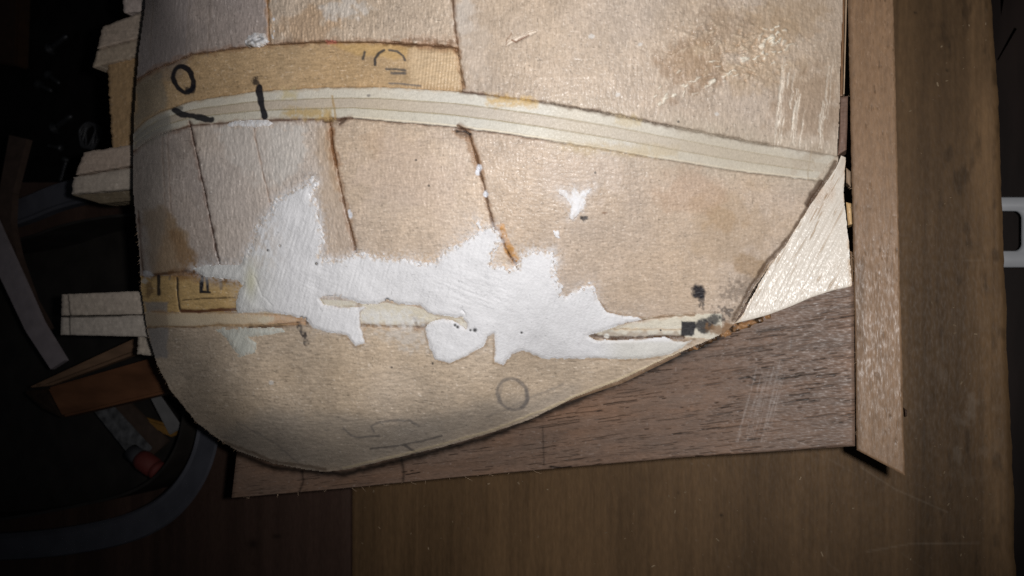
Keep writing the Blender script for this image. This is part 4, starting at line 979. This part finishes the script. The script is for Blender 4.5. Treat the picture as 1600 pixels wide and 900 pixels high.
thing_bar('yellow_pencil', [(208, 660), (216, 650), (276, 668), (268, 684)], -44, -46, 3, mat_plain('yellow_paint', A(120, 84, 24), .5, .4, .15, 5), 'yellow pencil lying in the tub behind the plastic rim', 'pencil', .0009)
thing_bar('steel_ruler', [(232, 618), (244, 610), (284, 668), (264, 680)], -42, -45, 1, mat_plain('grey_ruler', A(104, 102, 102), .5, .5, .15, 6), 'pale grey ruler end leaning by the hull above the pencil', 'ruler')

def lathe(name, prof, axis_a, axis_b, mat, parent=None, seg=20, **kw):
    """Turned solid along the line axis_a - axis_b; prof = (share along, radius m)."""
    a, b = np.asarray(axis_a), np.asarray(axis_b); d = b - a; L_ = np.linalg.norm(d); d = d / L_
    s = np.cross(d, [0, 0, 1]); s /= np.linalg.norm(s); t_ = np.cross(d, s)
    loc = np.array(parent.location) if parent is not None else (a + b) / 2
    V = []; th = np.linspace(0, 2 * np.pi, seg, endpoint=False)
    for u_, r_ in prof:
        V.append((a + d * L_ * u_)[None] + r_ * (np.cos(th)[:, None] * s + np.sin(th)[:, None] * t_))
    V = np.concatenate(V) - loc; m = len(prof)
    Q = [[i * seg + j, i * seg + (j + 1) % seg, (i + 1) * seg + (j + 1) % seg, (i + 1) * seg + j] for i in range(m - 1) for j in range(seg)]
    o = link(name, np_mesh(name, V, np.array(Q)), parent, mat, **kw)
    if parent is None: o.location = Vector(loc)
    return o
ra, rb = P(219, 716, -42), P(250, 738, -43)
gt = empty('glue_tube', tuple(float(v) for v in ra), 'small tube with a red cap lying by the plastic rim', 'tube')
lathe('cap', [(0, .0001), (0, .0040), (.2, .0044), (.7, .0042), (.72, .0038), (.8, .0038), (.82, .0042), (1, .0040), (1, .0001)], ra, rb, mat_plain('red_cap_plastic', A(84, 24, 18), .75, .4, .1, 5), gt)
lathe('neck', [(0, .0001), (0, .0036), (.8, .0036), (1, .0034), (1, .0001)], P(206, 706, -42), P(222, 718, -42), mat_plain('white_plastic_neck', A(60, 60, 64), .5, .3, .05), gt)

# ------------------------------------------------------------------ far things: upper left clutter, right edge
M_MET = mat_plain('tarnished_metal', (.07, .07, .075), .5, .5, .5, 1.5, metal=.8)
ZL = -112.0
V = [P(x, y, ZL) for x, y in ((-700, -700), (560, -700), (560, 330), (-700, 330))]
link('lower_shelf', np_mesh('lower_shelf', np.array(V), np.array([[3, 2, 1, 0]])), bench, mat_plain('unlit_black', (.007, .006, .006), .7, .1, .4, 12))  # added sheet; its near-black colour stands in for the unlit upper left
def nut(x, y, z, r, seed):
    c0 = P(x, y, z); a = np.random.RandomState(seed).rand() * 6.28
    d = np.array([math.cos(a), math.sin(a), -.12]) * r
    o = lathe('metal_screw', [(0, .0001), (0, r * .2), (.1, r * .45)] + [(.1 + .06 * k, r * (.45 if k % 2 else .34)) for k in range(1, 12)] + [(.80, r * .4), (.86, r), (.97, r * .9), (1, r * .3), (1, .0001)], c0 - d * 3, c0 + d * 2, M_MET, seg=12)
    return o
spots = [(88, 70, .0030, 'uppermost glinting screw in the dark upper left'), (82, 122, .0024, 'second glinting screw down in the dark upper left'), (68, 136, .0026, 'screw with a dull head just left of two others in the dark'),
         (95, 194, .0030, 'brightest screw head, directly above the long bulkhead end'), (88, 230, .0018, 'small screw head left of the lowest bulkhead pieces'), (101, 262, .0024, 'lowest glinting screw near the long bulkhead end')]
for k, (x, y, r, lab) in enumerate(spots):
    o = nut(x, y, ZL + r * 1.1e3, r * 1.3, k); o['label'] = lab; o['category'] = 'screw'; o['group'] = 'loose screws in the dark'
# coil of wire
cc = P(146, 214, ZL + 1); ang_ = np.linspace(0, 2 * np.pi * 4, 120)
cp = np.stack([cc[0] + (.0062 + .0008 * np.sin(ang_ * 3.3)) * np.cos(ang_), cc[1] + .0076 * np.sin(ang_), cc[2] + .0004 * ang_ / 2], -1)
V = []; Q = []
for i, p in enumerate(cp):
    rad = np.array([math.cos(ang_[i]), math.sin(ang_[i]), 0])
    for j in range(6):
        b_ = j * math.pi / 3; V.append(p + .0006 * (math.cos(b_) * rad + math.sin(b_) * np.array([0, 0, 1])))
    if i: Q += [[(i - 1) * 6 + j, (i - 1) * 6 + (j + 1) % 6, i * 6 + (j + 1) % 6, i * 6 + j] for j in range(6)]
o = link('wire_coil', np_mesh('wire_coil', np.array(V) - cc, np.array(Q)), None, mat_plain('grey_wire', (.05, .05, .055), .5, .5, .2), label='small grey coil of wire in the dark beside the brown upright', cat='wire coil')
o.location = Vector(cc)
thing_bar('brown_offcut', [(-60, -40), (28, -40), (24, 102), (-60, 90)], ZL + 10, ZL + 9, 9, mat_plain('offcut', A(52, 32, 18), .6, .3, .2, 6), 'dim brown wood offcut in the upper left corner', 'offcut', .001)

# white plastic handle with a rounded opening, beyond the bench edge
def ring_plate(name, outer, inner, z, thick, mat, label, cat):
    def rr(b, r, n=8):
        x0, y0, x1, y1 = b; out = []
        for cx_, cy_, a0 in ((x1 - r, y0 + r, -90), (x1 - r, y1 - r, 0), (x0 + r, y1 - r, 90), (x0 + r, y0 + r, 180)):
            for k in range(n + 1):
                a = math.radians(a0 + 90 * k / n); out.append((cx_ + r * math.cos(a), cy_ + r * math.sin(a)))
        return np.array(out)
    o_, i_ = rr(outer, 12), rr(inner, 11)
    n = len(o_); e = lambda q, dz: P(q[:, 0], q[:, 1], z + dz)
    c0 = e(o_, 0).mean(0)
    mid = o_ * .93 + i_ * .07; mid2 = i_ * .93 + o_ * .07
    V = np.concatenate([e(o_, -thick), e(o_, -1), e(mid, 0), e(mid2, 0), e(i_, -1), e(i_, -thick)])
    Q = [[k * n + i, k * n + (i + 1) % n, (k + 1) * n + (i + 1) % n, (k + 1) * n + i] for k in range(5) for i in range(n)]
    o = link(name, np_mesh(name, V - c0, np.array(Q)), None, mat, label=label, cat=cat); o.location = Vector(c0); return o
ring_plate('white_handle', (1500, 308, 1690, 418), (1530, 330, 1596, 392), -110, 10, mat_plain('white_plastic', (.6, .61, .64), .4, .3, .05, 8), 'white plastic handle with a rounded opening beyond the bench edge', 'handle')
_ = 0 and thing_bar('dark_shelf', [(1440, -300), (2100, -300), (2100, 1300), (1440, 1300)], -135, -135, 12, mat_plain('dark_shelf_wood', (.030, .019, .017), .5, .35, .4, 10, stretch=(1, .2, 1)), 'dark wooden shelf lower down beyond the bench edge', 'shelf')
V = [P(x, y, -131) for x, y in ((1440, -300), (2300, -300), (2300, 1400), (1440, 1400))]
link('lower_shelf', np_mesh('lower_shelf', np.array(V), np.array([[3, 2, 1, 0]])), bench, mat_plain('dark_shelf_wood', (.022, .014, .012), .6, .2, .4, 10, stretch=(1, .2, 1)))
thing_bar('grey_rag', [(1556, -20), (1578, -20), (1570, 28), (1558, 34)], -131, -131, 3, mat_plain('rag', (.12, .13, .14), .8, .2, .5, 3), 'small crumpled grey scrap at the top right beyond the bench', 'scrap', .002)
thing_bar('thin_stick', [(1584, 40), (1592, 44), (1560, 98), (1555, 94)], -131, -131, 2, mat_plain('stick', (.07, .045, .04), .6, .3, .2, 4), 'thin brown stick lying below the grey scrap', 'stick', .0005)

# ------------------------------------------------------------------ sawdust crumbs on the bench
rs = np.random.RandomState(9); V = []; Q = []
for k in range(170):
    x = 560 + 1000 * rs.rand(); y = 690 + 205 * rs.rand()
    if k > 90: x, y = 1420 + 130 * rs.rand(), 20 + 860 * rs.rand()
    c0 = P(x, y, ZB + .12); e = .00009 + .00022 * rs.rand() ** 3; M_ = rs.randn(3, 3); U, _, W = np.linalg.svd(M_); Rm = U @ W
    b = np.array([[i, j, l] for i in (-1, 1) for j in (-1, 1) for l in (-1, 1)], float) * [e * (1 + 1.5 * rs.rand()), e * .6, e * .6]
    o_ = len(V); V += list(c0 + b @ Rm.T)
    Q += [[o_ + a for a in f] for f in ((0, 1, 3, 2), (4, 6, 7, 5), (0, 4, 5, 1), (2, 3, 7, 6), (0, 2, 6, 4), (1, 5, 7, 3))]
link('sawdust', np_mesh('sawdust', np.array(V), np.array(Q), None, np.zeros(len(Q), bool)), None, mat_plain('pale_dust', A(150, 128, 100), .8, .1, .2), label='scattered pale sawdust crumbs on the bench', cat='sawdust', kind='stuff')
